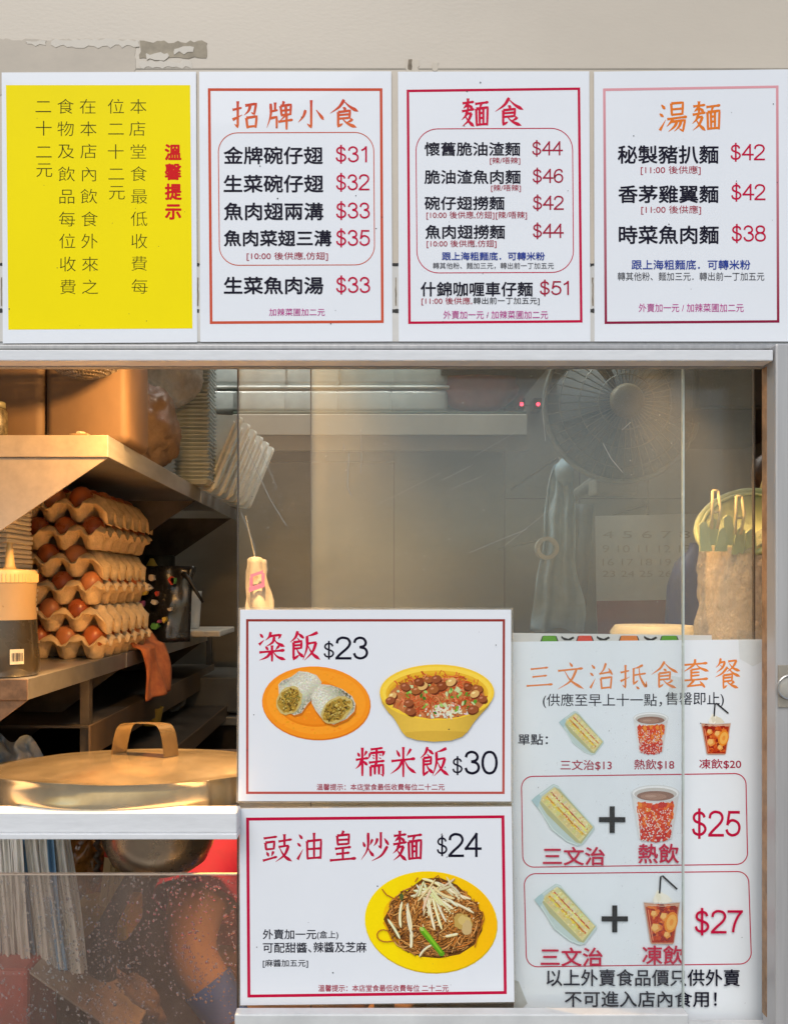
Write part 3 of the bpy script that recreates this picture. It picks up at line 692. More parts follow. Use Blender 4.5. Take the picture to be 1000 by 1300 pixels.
# bundles of white and blue bags
M_bw = mat('white_bag_film', (.72, .70, .64), .45, var=.06, scale=18, sss=.1, bump=.15)
M_bb = mat('blue_bag_film', (.20, .36, .52), .45, var=.1, scale=18, bump=.15)
def bundle(name, x0, x1, y0, y1, d, n, label, lean, seed, flare):
    rn = random.Random(seed)
    o = empty(name, P((x0 + x1) / 2, y0, d), label, 'carrier bags')
    for i in range(n):
        t0, t1 = i / n, (i + 1) / n + .05; ph = rn.uniform(0, 6); dd = d + rn.uniform(-.006, .012); ln = rn.uniform(.92, 1)
        b = MB()
        def f(u, v, t0=t0, t1=t1, ph=ph, dd=dd, ln=ln):
            x = x0 + (x1 - x0) * (t0 + (t1 - t0) * u); xx = x + lean * v + (x - x0) * flare * v
            return P(xx + 1.5 * math.sin(v * 4 + ph), y0 + (y1 - y0) * v * ln, dd + .004 * math.sin(u * 9 + ph + v) + .003 * noise.noise(Vector((u * 3, v * 7, ph))))
        b.grid(f, 8, 22)
        b.build('bag_fold', M_bb if i % 6 in (3,) else M_bw, o, smooth=True)
    return o
bundle('carrier_bags', -30, 84, 1062, 1238, .14, 20, 'bundle of white and blue carrier bags hanging below the counter', 8, 3, .12)
def crump(u, v):
    x = -50 + 108 * u; y = 985 - (58 + 8 * math.sin(u * 17) + 10 * math.sin(u * 7 + 1)) * v * (1 - .75 * max(0, u - .7) / .3)
    return P(x + 4 * math.sin(v * 9 + u * 5), y, .40 - .03 * math.sin(u * 21) * v + .035 * noise.noise(Vector((u * 6, v * 3, 2))))
b = MB(); b.grid(crump, 60, 18); o = b.build('crumpled_bag', [mat('bluewhite_bag', (.70, .68, .62), .5, var=.1, scale=14, stretch=(3, 1, 1), col2=(.30, .42, .52))], smooth=True); centre_origin(o)
tag(o, 'crumpled white and blue plastic bag behind the pot lid', 'bag')
# chopstick packets, yellow crate and dark bottle below the counter
cp = None; rb = random.Random(4)
for i in range(9):
    if cp is None:
        cp = empty('chopstick_packet', (0, 0, 0), 'red and cream paper chopstick packet standing below the counter', 'chopsticks', 'chopstick packets under the counter')
        MB().box((-.006, -.003, 0), (.006, .003, .16), .001).build('paper_sleeve', mat('cream_sleeve', (.70, .52, .25), .6), cp, off=1)
        MB().box((-.0063, -.0034, .07), (.0063, .0034, .13)).build('red_band', mat('red_band', (.60, .05, .03), .5), cp, off=1)
        o = cp
    else: o = copy_tree(cp)
    o.location = P(132 + (i % 5) * 5, 1210, .26 + (i // 5) * .02); o.rotation_euler = (0, R(10 + rb.uniform(-5, 5)), rb.uniform(-.4, .4))
    o.location.z = CT - .20
crt = MB().box((P(90, 0, .25).x, .235, CT - .24), (P(165, 0, .25).x, .32, CT - .2005), .004).build('yellow_box', mat('yellow_card', (.55, .36, .08), .6, var=.2)); centre_origin(crt); tag(crt, 'yellow box holding the chopstick packets below the counter', 'box')
bag('snack_bag', P(113, 1090, .33), (.03, .03, .05), mat('amber_pack', (.38, .16, .03), .3, var=.4, scale=60, coat=.4), 'amber packet of snacks between the bags and the chopsticks', 'packet', .3, 5)
tw2 = MB(); q = P(125, 0, .3)
tw2.tube([P(125 + 3 * math.sin(i * 1.6), 1060 + i * 4, .3) for i in range(16)], .0045, 8)
o = tw2.build('twisted_cord', mat('dark_cord', (.14, .11, .08), .5), smooth=True); tag(o, 'dark twisted cord hanging between snack packet and chopsticks', 'cord')
# inner prep shelf below the counter with a red basin and black mitt
MB().box((XL, .12, CT - .36), (-.02, .42, CT - .35), .002)
ps = empty('prep_shelf', (-.5, .3, CT - .40), 'brown stained prep shelf low behind the steamy glass', 'shelf')
pts = [Vector((XL, .09, CT - .165)), Vector((P(40, 0, .09).x, .09, CT - .165)), Vector((P(215, 0, .09).x, .09, CT - .30)), Vector((XL, .09, CT - .30))]
MB().box((XL, .28, CT - .30), (P(120, 0, .3).x, .46, CT - .28), .002).build('board', mat('brown_board', (.30, .19, .12), .55, var=.25, scale=9), ps)
MB().box((XL, .98, CT - .9), (.10, 1.0, CT - .12), .002).build('back_panel', mat('brown_panel', (.26, .17, .11), .6, var=.3, scale=7), ps)
q0, q1 = P(38, 1233, .1), P(165, 1322, .1)
MB().prism([q0, q0 + Vector((0, .12, 0)), q1 + Vector((0, .12, 0)), q1], .003, Vector((0, 0, -1))).build('sloping_tray', mat('tray_steel', (.42, .33, .26), .4, .5, var=.2), ps)
rbz = MB(); q = P(5, 1300, .12); rbz.box((q.x - .2, .1, q.z - .08), (P(36, 0, .1).x, .2, P(0, 1232, .1).z), .006)
o = rbz.build('red_basin', mat('red_plastic', (.42, .06, .045), .4, var=.15)); centre_origin(o); tag(o, 'dull red plastic basin behind the steamy glass at lower left', 'basin')
mt = MB()
mt.grid(lambda u, v: P(96 + 42 * u + 10 * v * (1 - u) - 18 * (1 - v) * 0 + (1 - u) * 34 * (1 - v) ** 2, 1165 + 92 * v * (.6 + .4 * u) + 25 * (1 - u) * (1 - v), .2 - .02 * math.sin(PI * u)), 14, 14, .012)
o = mt.build('black_mitt', mat('black_cloth', (.02, .02, .022), .8, var=.2), smooth=True); centre_origin(o); tag(o, 'black oven cloth hanging behind the steamy glass', 'cloth')
bag('brown_sack', P(160, 1290, .2), (.05, .03, .05), mat('dark_sack', (.16, .09, .06), .7, var=.3), 'dark brown sack low behind the drops on the glass', 'sack', .25, 6)
# ------------------------------------------------------------------ back shelf with clear boxes, hood panel, seen through the glass
bs = empty('back_shelf', (.0, 1.4, P(0, 525, 1.3).z), 'steel shelf on the back wall carrying clear boxes', 'shelf')
sz = P(0, 522, 1.3).z
MB().box((P(296, 0, 1.3).x, 1.302, sz - .006), (P(668, 0, 1.3).x, YB, sz), .001).build('shelf_board', mat('green_edge', (.07, .10, .07), .4), bs)
MB().box((P(296, 0, 1.3).x, 1.295, P(0, 552, 1.295).z), (P(668, 0, 1.3).x, 1.302, P(0, 526, 1.295).z), .001).build('front_lip', mat('lip_steel', (.42, .40, .35), .35, .5, var=.1, scale=5), bs)
MB().box((P(300, 0, 1.4).x, 1.36, P(0, 572, 1.36).z), (P(668, 0, 1.4).x, 1.37, P(0, 553, 1.36).z), .001).build('lower_lip', mat('lip_steel2', (.38, .35, .30), .4, .4, var=.1, scale=5), bs)
MB().box((P(318, 0, 1.5).x, 1.44, P(0, 586, 1.44).z), (P(500, 0, 1.5).x, 1.46, P(0, 573, 1.44).z), .001).build('recess_shade', M_dark, bs)  # dark bar standing in for the shade of the recess under the shelf
proto = None
M_cbx = mat('clear_box_plastic', (.55, .60, .58), .12, var=.12, scale=18, trans=.35, coat=.5)
def cbox():
    o = empty('clear_box', (0, 0, 0), 'clear plastic food box on the back shelf', 'box', 'clear boxes on the back shelf')
    MB().box((-.078, -.05, .0005), (.078, .05, .062), .012, 3).build('box_body', M_cbx, o, smooth=True, auto=50, off=1)
    MB().box((-.082, -.054, .0622), (.082, .054, .071), .004, 2).build('lid', mat('frost_lid', (.62, .66, .64), .25, var=.05, coat=.3), o, smooth=True, auto=50, off=1)
    return o
n_ = 0
for row in range(2):
    for i, x in enumerate((278, 330, 395, 462, 530)):
        if proto is None: o = proto = cbox()
        else: o = copy_tree(proto)
        q = P(x, 0, 1.36); o.location = (q.x + row * .012 * (i % 2), 1.37, sz + .001 + row * .072)
        o['label'] = 'clear plastic food box on the back shelf, %s row, %s' % (('lower', 'upper')[row], ('behind the white lids', 'by the left pane edge', 'above the shaded recess', 'left of centre', 'nearest the red bag')[i])
bag('red_bag', P(607, 488, 1.36), (.105, .05, .078), mat('faded_red', (.40, .12, .11), .5, var=.15, scale=14), 'faded red bag at the end of the back shelf', 'bag', .12, 4)
# control box with two red pilot lights
cbx = empty('control_box', P(672, 512, 1.6), 'black switch box with two red pilot lights on the back wall', 'switch box')
for x, wv in ((662, 9), (683, 12)):
    a, b2 = P(x - wv / 2, 519, 1.66), P(x + wv / 2, 505, 1.66)
    MB().box((a.x, 1.66, a.z), (b2.x, YB, b2.z), .003).build('switch', mat('switch_black', (.02, .02, .02), .4), cbx)
    q = P(x, 513, 1.655); MB().blob((q.x, 1.657, q.z), .0055, 12, 8).build('pilot_light', mat('pilot_red', (.9, .02, .03), .3, emit=((1, .03, .06), 6)), cbx)

# wall fan
fan = empty('wall_fan', P(787, 530, .95), 'round dark blue wall fan seen through the dusty glass', 'fan')
fc = P(787, 515, .95); fr_ = .17
M_fan = mat('fan_blue', (.055, .08, .105), .6, var=.2, scale=12); M_grille = mat('fan_wire', (.20, .215, .21), .35, .5)
b = MB()
for k in range(44):
    a = 2 * PI * k / 44
    b.tube([fc + Vector((math.cos(a) * r_, -.045 + .03 * (r_ / fr_) ** 2, math.sin(a) * r_)) for r_ in (.035, .08, .125, fr_)], .0011, 4)
for r_ in (.06, .10, .14):
    b.tube([fc + Vector((math.cos(a) * r_, -.0465 + .03 * (r_ / fr_) ** 2, math.sin(a) * r_)) for a in [2 * PI * i / 40 for i in range(41)]], .0012, 4)
b.build('grille', M_grille, fan)
MB().tube([fc + Vector((math.cos(a) * fr_, -.012, math.sin(a) * fr_)) for a in [2 * PI * i / 56 for i in range(57)]], .0055, 8).build('rim', mat('fan_rim', (.22, .25, .24), .35), fan, smooth=True)
MB().lathe([(.036, -.006), (.038, 0), (.030, .012), (.01, .014)], fc + Vector((0, -.05, 0)), 32, m=Matrix.Rotation(R(90), 4, 'X')).build('badge', mat('tan_badge', (.17, .145, .085), .5), fan, smooth=True)
for k in range(4):
    a0 = k * PI / 2 + .3
    b = MB(); b.grid(lambda u, v: fc + Vector((math.cos(a0 + u * 1.15 * (.7 + .3 * v)) * (.03 + .12 * v), .0 + .03 * (u - .5), math.sin(a0 + u * 1.15 * (.7 + .3 * v)) * (.03 + .12 * v))), 8, 8, .002)
    b.build('blade', M_fan, fan, smooth=True)
MB().lathe([(.05, 0), (.055, .02), (.05, .11), (.03, .13)], fc + Vector((0, .03, 0)), 28, m=Matrix.Rotation(R(-90), 4, 'X')).build('motor', M_fan, fan, smooth=True)
MB().lathe([(fr_ - .004, -.0), (fr_ - .02, .03), (.06, .05)], fc + Vector((0, -.008, 0)), 40, m=Matrix.Rotation(R(-90), 4, 'X')).build('rear_guard', mat('fan_back', (.09, .115, .13), .6), fan, smooth=True)
MB().tube([fc + Vector((0, .12, 0)), fc + Vector((0, .2, -.14)), fc + Vector((0, .5, -.16)), (fc.x, YB, fc.z - .16)], .016, 10).build('arm', mat('fan_arm', (.3, .3, .27), .4), fan, smooth=True)
q = P(775, 620, 1.1); MB().box((q.x - .05, 1.06, q.z - .02), (q.x + .05, 1.12, q.z + .02), .006).build('control_box', mat('fan_ctrl', (.36, .34, .28), .4), fan)
# blue apron, tape roll, calendar
def apron(u, v):
    w0 = 10 + 26 * v ** .7; x = 712 - 5 * v + (u - .5) * 2 * w0 * (.9 + .1 * math.sin(v * 9))
    return P(x + 5 * noise.noise(Vector((v * 4, 0, 2))), 590 + (210 + 3 * math.sin(u * 9)) * v, 1.02 + .020 * abs(math.sin(u * 8 + v * 1.3)) + .022 * noise.noise(Vector((u * 5, v * 2.4, 4))) + .01 * noise.noise(Vector((u * 4, v * 6, 0))))
b = MB(); b.grid(apron, 26, 30, .003)
ap = empty('apron', P(712, 590, 1.02), 'light blue apron hanging from a hook behind the glass', 'apron')
b.build('cloth', mat('blue_cloth', (.36, .49, .58), .85, var=.12, scale=30), ap, smooth=True)
b = MB(); b.blob(P(716, 600, 1.02), (.022, .02, .03), nz=.25); b.build('knot', MATS['blue_cloth'], ap, smooth=True)
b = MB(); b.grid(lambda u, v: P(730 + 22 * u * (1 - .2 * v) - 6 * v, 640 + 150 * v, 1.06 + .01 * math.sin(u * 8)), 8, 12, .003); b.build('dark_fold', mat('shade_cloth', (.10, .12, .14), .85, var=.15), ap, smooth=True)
MB().tube([P(712, 598, 1.03), P(712, 585, 1.03), Vector((P(712, 585, 1.03).x, 1.06, P(712, 578, 1.03).z)), Vector((P(712, 585, 1.03).x, YB, P(712, 578, 1.03).z))], .003, 6).build('hook', M_wire, ap)
tr = empty('tape_roll', P(694, 696, 1.0), 'white roll of tape hanging beside the blue apron', 'tape roll')
q = P(693.5, 696, 1.0)
MB().lathe([(.017, -.01), (.026, -.01), (.026, .01), (.017, .01), (.017, -.01)], q, 36, m=Matrix.Rotation(R(90), 4, 'X'), close=True).build('roll', mat('tape_white', (.68, .67, .60), .4), tr, smooth=True, auto=40)
MB().tube([q + Vector((0, 0, .018)), q + Vector((0, .02, .022)), (q.x, YB, q.z + .03)], .003, 6).build('peg', M_wire, tr)

# sacks on the bottom left of the pane: white paper bag with purple print
pbg = empty('paper_bag', P(333, 780, .42), 'white paper bag with a purple stamp hanging at the left of the glass', 'bag')
b = MB()
def pbf(u, v):
    w0 = 9 + 22 * v ** 1.3; return P(325 + 11 * v + (u - .5) * 2 * w0, 712 + 130 * v - 5 * math.sin(u * PI), .42 - .015 * math.sin(PI * u) + .010 * noise.noise(Vector((u * 3, v * 4, 3))) + .006 * abs(noise.noise(Vector((u * 7, v * 6, 3)))))
b.grid(pbf, 14, 20, .006); b.build('bag_body', mat('white_crepe', (.42, .405, .395), .6, var=.06, scale=20, bump=.3), pbg, smooth=True)
M_pur = mat('purple_print', (.38, .12, .36), .5)
for (x0, y0, x1, y1) in ((314, 722, 330, 726), (312, 738, 332, 744), (313, 726, 317, 738), (328, 726, 332, 738)):
    b = MB(); b.prism([P(x + 4, y - (x - 312) * .35 + 8, .392) for x, y in ((x0, y0), (x1, y0), (x1, y1), (x0, y1))], .002); b.build('purple_stamp', M_pur, pbg)
MB().tube([P(326, 716, .42), P(322, 700, .43), P(312, 655, .44)], .0012, 5).build('string', M_scr, pbg)

# right end: tub with cream lid, blue jug, wrapped green basket, brown pan
tz = CT
tb = empty('lidded_tub', (P(832, 0, .22).x, .22, CT), 'round tub with a cream lid standing behind the bunting card', 'tub')
q = P(832, 0, .2)
MB().lathe([(.048, CT + .0005), (.052, CT + .004), (.055, P(0, 806, .2).z)], (q.x, .21, 0), 40).build('tub_body', mat('grey_tub', (.40, .40, .38), .4), tb, smooth=True, auto=40)
lz = P(0, 806, .2).z
MB().lathe([(.0555, lz - .012), (.0562, lz + .004), (.050, lz + .0125), (.02, lz + .0125)], (q.x, .21, 0), 40).build('lid', mat('cream_plastic', (.78, .71, .52), .4, var=.04), tb, smooth=True, auto=40)
bl = MB(); q = P(900, 0, .34)
bl.lathe([(.045, CT + .0005), (.05, CT + .01), (.05, CT + .20), (.047, CT + .25), (.036, CT + .285), (.016, CT + .305), (.014, CT + .315)], (q.x, .38, 0), 36)
o = bl.build('blue_jug', mat('navy_plastic', (.035, .055, .26), .4, var=.2, scale=14), smooth=True, auto=50); centre_origin(o); tag(o, 'dark blue plastic jug beside the wrapped green basket', 'jug')
gb = empty('green_basket', (P(945, 0, .15).x, .15, CT + .1), 'pale green plastic basket with clips tilted in a clear bag', 'basket')
M_grn = mat('pale_green_plastic', (.50, .58, .32), .35, var=.06, scale=15, sss=.1)
gc = P(941, 664, .16)
rot = Vector((-.50, -.62, .55)).to_track_quat('Z', 'Y').to_matrix().to_4x4()
def gring(r_, z_, sx, n=48): return [gc + rot @ Vector((math.cos(a) * r_ * sx, math.sin(a) * r_, z_)) for a in [2 * PI * i / n for i in range(n + 1)]]
b = MB(); b.tube(gring(.053, 0, 1.06), .0042, 8); b.tube(gring(.046, .003, 1.06), .0022, 6); b.build('rim', M_grn, gb, smooth=True)
b = MB(); b.lathe([(.052, 0), (.049, -.012), (.042, -.020), (.012, -.021), (.012, -.019), (.040, -.018), (.046, -.010), (.050, 0)], gc, 48, sx=1.06, m=rot); b.build('basket_body', M_grn, gb, smooth=True, auto=50)
for (x, y, s_) in ((908, 646, 1), (938, 653, 1.0)):
    b = MB(); q = P(x, y, .10)
    for dx in (-.0034, .0034): b.tube([q + Vector((dx, .004, -.024)), q + Vector((dx * 1.5, -.002, .0)), q + Vector((dx * .9, .002, .022))], .0019, 6)
    b.tube([q + Vector((-.0034, 0, -.004)), q + Vector((.0034, 0, -.004))], .0019, 6); b.tube([q + Vector((-.003, .002, .022)), q + Vector((.003, .002, .022))], .0019, 6)
    b.build('clip', mat('cream_clip', (.74, .62, .34), .4), gb, smooth=True)
for i, (x, y, lean) in enumerate(((896, 676, -3), (904, 668, 2), (915, 676, 3), (926, 668, -2), (936, 680, 4), (952, 678, 1))):
    b = MB(); q0, q1 = P(x, y + 24, .12), P(x + lean, y - 14 + 4 * (i % 3), .115)
    b.prism([q0 + Vector((-.0075, 0, 0)), q0 + Vector((.0075, 0, 0)), q1 + Vector((.005, 0, -.003)), q1 + Vector((.0015, 0, 0)), q1 + Vector((-.002, 0, 0)), q1 + Vector((-.0055, 0, -.004))], .004); b.build('tooth', M_grn, gb)
# the things wrapped inside the clear bag
b = MB(); c = P(937, 770, .15)
def wrap(u, v):
    a = 2 * PI * u; r0 = .044 + .008 * math.sin(v * 3.2) - .006 * v
    k = 1 + .10 * noise.noise(Vector((math.cos(a) * 2, math.sin(a) * 2, v * 5))) + .18 * abs(noise.noise(Vector((math.cos(a) * 5, math.sin(a) * 5, v * 9)))) - .12 * abs(noise.noise(Vector((math.cos(a) * 9 + 3, math.sin(a) * 9, v * 16))))
    return Vector((c.x + math.cos(a) * r0 * 1.12 * k, c.y + math.sin(a) * r0 * .8 * k, CT + .001 + (P(0, 676, .15).z - CT + .006 * math.sin(a * 5)) * v))
b.grid(wrap, 64, 40); o = b.build('clear_bag', M_bagfilm, smooth=True); centre_origin(o); tag(o, 'crinkled clear plastic bag wrapped round the green basket', 'plastic bag')
b = MB()
b.grid(lambda u, v: Vector((c.x + math.cos(2 * PI * u) * (.036 + .004 * v) * (1 + .14 * noise.noise(Vector((math.cos(2 * PI * u), math.sin(2 * PI * u), v * 3)))), c.y + math.sin(2 * PI * u) * .028, CT + .001 + (P(0, 690, .15).z - .006 - CT) * v)), 40, 20)
o = b.build('peach_tub', mat('peach_plastic', (.78, .65, .50), .45, var=.1, scale=25, sss=.15), smooth=True, auto=40); centre_origin(o); tag(o, 'peach coloured tub inside the clear bag under the green basket', 'tub')
bp = empty('brown_pan', P(978, 600, .5), 'dark brown wooden bowl hanging beside the right post', 'bowl')
q = P(976, 600, .5); MB().blob((q.x, .5, q.z), (.030, .03, .034), 20, 14, nz=.1).build('bowl', mat('dark_wood', (.10, .055, .03), .5, var=.3), bp, smooth=True)
MB().tube([q + Vector((0, 0, .03)), (q.x, .5, q.z + .10), (XR, .5, q.z + .10)], .004, 6).build('hook', M_wire, bp)
yl = MB(); yl.tube([P(966, 650, .3), P(968, 620, .3), P(974, 600, .3), P(984, 585, .3)], .005, 8); o = yl.build('yellow_hoop', mat('yellow_hoop', (.66, .58, .25), .4), smooth=True); tag(o, 'pale yellow curved hoop behind the green basket', 'hoop')
MB()
cupb = empty('wall_cupboard', (P(960, 0, .9).x, .95, 2.1), 'dark cupboard high on the right behind the glass', 'cupboard')
a = P(640, 0, 1.2)
MB().box((P(880, 0, .8).x, .8, P(0, 520, .8).z), (XR, 1.3, 2.4), .004).build('carcass', mat('dark_cupboard', (.045, .04, .035), .5, var=.2), cupb)
MB().box((P(880, 0, .8).x + .01, .796, P(0, 515, .8).z), (XR - .01, .799, 2.39), .001).build('door', mat('cupboard_door', (.07, .06, .055), .45, var=.2), cupb)
hd = empty('extractor_hood', (P(600, 0, 1.3).x, 1.4, 2.2), 'dark extractor hood above the red bag on the back wall', 'hood')
MB().box((P(560, 0, 1.3).x, 1.25, P(0, 468, 1.25).z), (P(690, 0, 1.3).x, YB, 2.6), .004).build('hood_body', M_dark, hd)

# ------------------------------------------------------------------ printed signs
I_black = ink('ink_black', 22, 20, 38); I_crim = ink('ink_crimson', 196, 14, 62); I_dcrim = ink('ink_dark_crimson', 168, 30, 60)
I_mag = ink('ink_magenta', 190, 50, 140); I_blue = ink('ink_blue', 38, 62, 150); I_grey = ink('ink_grey', 70, 70, 78); I_redt = ink('ink_red', 214, 22, 26)
I_or = ink('ink_orange', 226, 118, 40); I_ro = ink('ink_red_orange', 206, 84, 56); I_ol = ink('ink_olive', 62, 58, 4)
I_hsw = ink('ink_light_orange', 238, 138, 66)

def glyphs(body, off=0.):
    cu = bpy.data.curves.new('t', 'FONT'); cu.body = body; cu.offset = off; cu.resolution_u = 4
    o = bpy.data.objects.new('t', cu); C.objects.link(o)
    dg = bpy.context.evaluated_depsgraph_get(); dg.update()
    me = bpy.data.meshes.new_from_object(o.evaluated_get(dg))
    vs = [(v.co.x, v.co.y) for v in me.vertices]; fs = [tuple(p.vertices) for p in me.polygons]
    bpy.data.objects.remove(o); bpy.data.curves.remove(cu); bpy.data.meshes.remove(me)
    return vs, fs

STK = {
'扌': "4,34 36,27;22,6 22,90 11,80;4,66 38,50",
'氵': "10,10 23,24;4,38 17,49;5,92 25,58",
'招': "@扌;48,20 86,14 79,48 68,42;~66,18 60,36 44,52;52,60 56,94;52,60 88,55 84,92;56,89 85,86",
'牌': "~18,12 18,50 4,92;18,38 44,33;34,8 34,36;18,60 40,56 40,94;~66,4 64,10 58,18;54,20 58,52;54,20 92,15 90,50;55,36 90,32;56,50 90,47;~73,18 72,48 50,70;46,72 99,65;76,50 76,98",
'小': "50,4 50,92 35,80;~30,36 22,56 4,76;68,36 95,68",
'食': "~50,2 34,26 3,48;~50,8 70,26 98,42;46,28 57,35;30,44 70,39 68,66;30,54 68,51;30,66 68,63;30,44 30,92 46,82;~78,66 70,74 58,78;~44,66 62,82 92,95",
'麵': "4,18 46,13;24,2 24,42;22,22 7,35;26,22 41,35;2,44 47,37;~22,42 16,58 1,72;14,54 37,49;~37,50 24,76 3,93;~14,60 28,78 47,94;50,20 99,14;74,18 66,34;54,36 56,92;54,36 96,31 94,90;66,36 67,86;80,35 80,86;67,50 80,49;67,66 80,65;56,88 94,85",
'湯': "@氵;44,6 46,44;44,6 84,3 82,42;45,25 82,22;45,42 82,39;30,56 98,48;~50,54 42,66 28,80;46,64 91,59 84,94 71,86;~64,64 54,80 34,96;~78,63 70,80 54,95",
'粢': "8,8 19,21;5,44 23,28;~46,2 40,18 27,30;42,16 81,11 72,25;~58,18 52,36 29,50;~58,26 68,38 94,50;27,50 37,61;75,47 62,61;6,69 94,62;50,46 50,99;~46,68 32,84 6,95;~54,68 70,84 97,93",
'飯': "~26,2 18,22 1,38;26,8 46,25;24,24 31,31;12,38 38,34 37,58;12,48 37,46;12,58 37,56;12,38 12,92 31,78;~22,58 30,72 46,86;~91,6 72,14 55,18;~56,18 56,54 43,94;58,42 87,37;~86,38 74,68 48,95;~60,50 74,74 99,93",
'糯': "8,20 15,33;39,15 30,31;2,43 45,37;24,4 24,95;~22,44 14,60 1,72;26,46 41,60;52,10 93,5;50,22 46,38;50,22 98,17 91,32;72,8 72,46;58,28 65,31;58,36 65,39;80,26 87,29;80,36 87,39;46,52 99,46;~72,50 68,58 61,63;52,64 52,96;52,64 94,59 94,94 85,88;66,62 66,90;80,62 80,90",
'米': "24,12 37,33;79,8 62,31;5,47 95,39;50,2 50,98;~46,46 32,68 2,88;~54,44 70,68 98,86",
'豉': "4,18 49,12;10,32 12,56;10,32 40,28 38,54;12,54 38,52;14,62 21,77;37,60 30,77;1,91 49,78;54,28 99,21;74,4 74,46;54,46 89,41;~88,42 74,72 44,95;~58,50 74,76 99,93",
'油': "@氵;40,32 42,92;40,32 92,27 90,90;66,4 66,88;41,58 90,55;42,88 90,85",
'皇': "~52,0 50,6 42,14;30,16 32,46;30,16 72,12 70,44;31,30 70,28;32,44 70,42;22,58 79,52;26,75 74,70;4,95 97,88;50,54 50,91",
'炒': "8,34 15,51;41,25 32,45;~26,4 24,56 2,93;~26,54 34,68 46,82;70,2 70,54 61,46;~58,22 54,36 45,48;82,22 97,44;~93,48 72,78 38,97",
'三': "18,20 81,13;24,51 77,45;3,87 98,80",
'文': "46,2 57,17;4,31 95,22;~72,26 50,66 4,95;~28,32 52,66 98,94",
'治': "@氵;~66,4 56,28 40,42;40,42 85,35;76,22 91,45;46,58 50,96;46,58 88,53 84,94;50,92 84,89",
'抵': "@扌;~86,6 66,16 51,18;52,18 52,77 69,63;52,44 97,37;~72,14 76,50 96,85 99,66;61,86 73,95",
'套': "8,20 93,13;~50,0 44,20 4,46;~52,16 68,30 98,41;36,36 36,72;36,36 67,32;36,46 65,44;36,57 65,54;4,73 95,66;~46,70 36,82 20,93;22,92 78,86;66,74 84,96",
'餐': "~24,2 18,20 5,32;20,16 41,12;~40,14 30,32 7,48;22,24 31,31;52,12 85,8;~84,9 70,30 47,46;~56,18 72,34 98,43;~50,30 30,50 3,63;~52,34 72,50 98,61;34,57 68,53 66,77;34,66 66,63;34,77 66,74;34,57 34,98 49,89;~75,76 68,82 59,86;~46,76 64,88 91,98",
}
def strokes(ch):
    out = []
    for s in STK[ch].split(';'):
        if s[0] == '@': out += strokes(s[1:]); continue
        sm = s[0] == '~'; pts = [tuple(float(q) for q in p.split(',')) for p in s.lstrip('~').split()]
        out.append((sm, pts))
    return out
def stroke_poly(sm, pts, wd):
    P0 = [Vector(p) for p in pts]
    if sm:
        q = []; n = len(P0)
        ext = [P0[0] * 2 - P0[1]] + P0 + [P0[-1] * 2 - P0[-2]]
        for i in range(n - 1):
            a, b, c, d = ext[i:i + 4]
            for k in range(6):
                t = k / 6
                q.append(.5 * ((2 * b) + (c - a) * t + (2 * a - 5 * b + 4 * c - d) * t * t + (3 * b - a - 3 * c + d) * t ** 3))
        P0 = q + [P0[-1]]
    d = Vector(pts[-1]) - Vector(pts[0]); ln = d.length
    L = [0]
    for a, b in zip(P0, P0[1:]): L.append(L[-1] + (b - a).length)
    T = L[-1]
    if sm or len(pts) == 2:
        if d.x < -abs(d.y) * .12 and d.y > 0: prof = ((0, .85), (.12, 1.1), (.5, .8), (1, .12))          # falling left
        elif d.x > 0 and d.y > abs(d.x) * .28 and d.y < 4 * d.x:
            prof = ((0, .3), (.3, .6), (.78, 1.25), (1, .15)) if ln > 30 else ((0, .25), (.6, 1.25), (1, .5))   # falling right or dot
        elif d.y < -abs(d.x) * .35: prof = ((0, 1.1), (.3, .8), (1, .12))                                   # rising
        elif abs(d.x) > abs(d.y): prof = ((0, .95), (.12, .75), (.8, .72), (.93, 1.15), (1, .5))             # level
        else: prof = ((0, 1.15), (.12, .9), (.85, .85), (1, .6))                                           # upright
    else: prof = ((0, 1.05), (.1, .85), (.75, .85), (.9, .8), (1, .15 if abs((Vector(pts[-1]) - Vector(pts[-2])).length) < 24 else .7))
    def wat(t):
        for (a, x), (b, y) in zip(prof, prof[1:]):
            if t <= b: return x + (y - x) * (t - a) / (b - a + 1e-9)
        return prof[-1][1]
    # sample straight runs so the width profile shows
    Q = []
    for i in range(len(P0) - 1):
        m = 1 if sm else max(1, int((L[i + 1] - L[i]) / 6))
        for k in range(m): Q.append((P0[i].lerp(P0[i + 1], k / m), (L[i] + (L[i + 1] - L[i]) * k / m) / T))
    Q.append((P0[-1], 1.))
    quads = []
    prev = None
    for i, (p, t) in enumerate(Q):
        a = Q[max(0, i - 1)][0]; b = Q[min(len(Q) - 1, i + 1)][0]
        tg = (b - a).normalized(); nn = Vector((-tg.y, tg.x)) * wd * wat(t) / 2
        cur = (p + nn, p - nn)
        if prev: quads.append((prev[0], prev[1], cur[1], cur[0]))
        prev = cur
    return quads

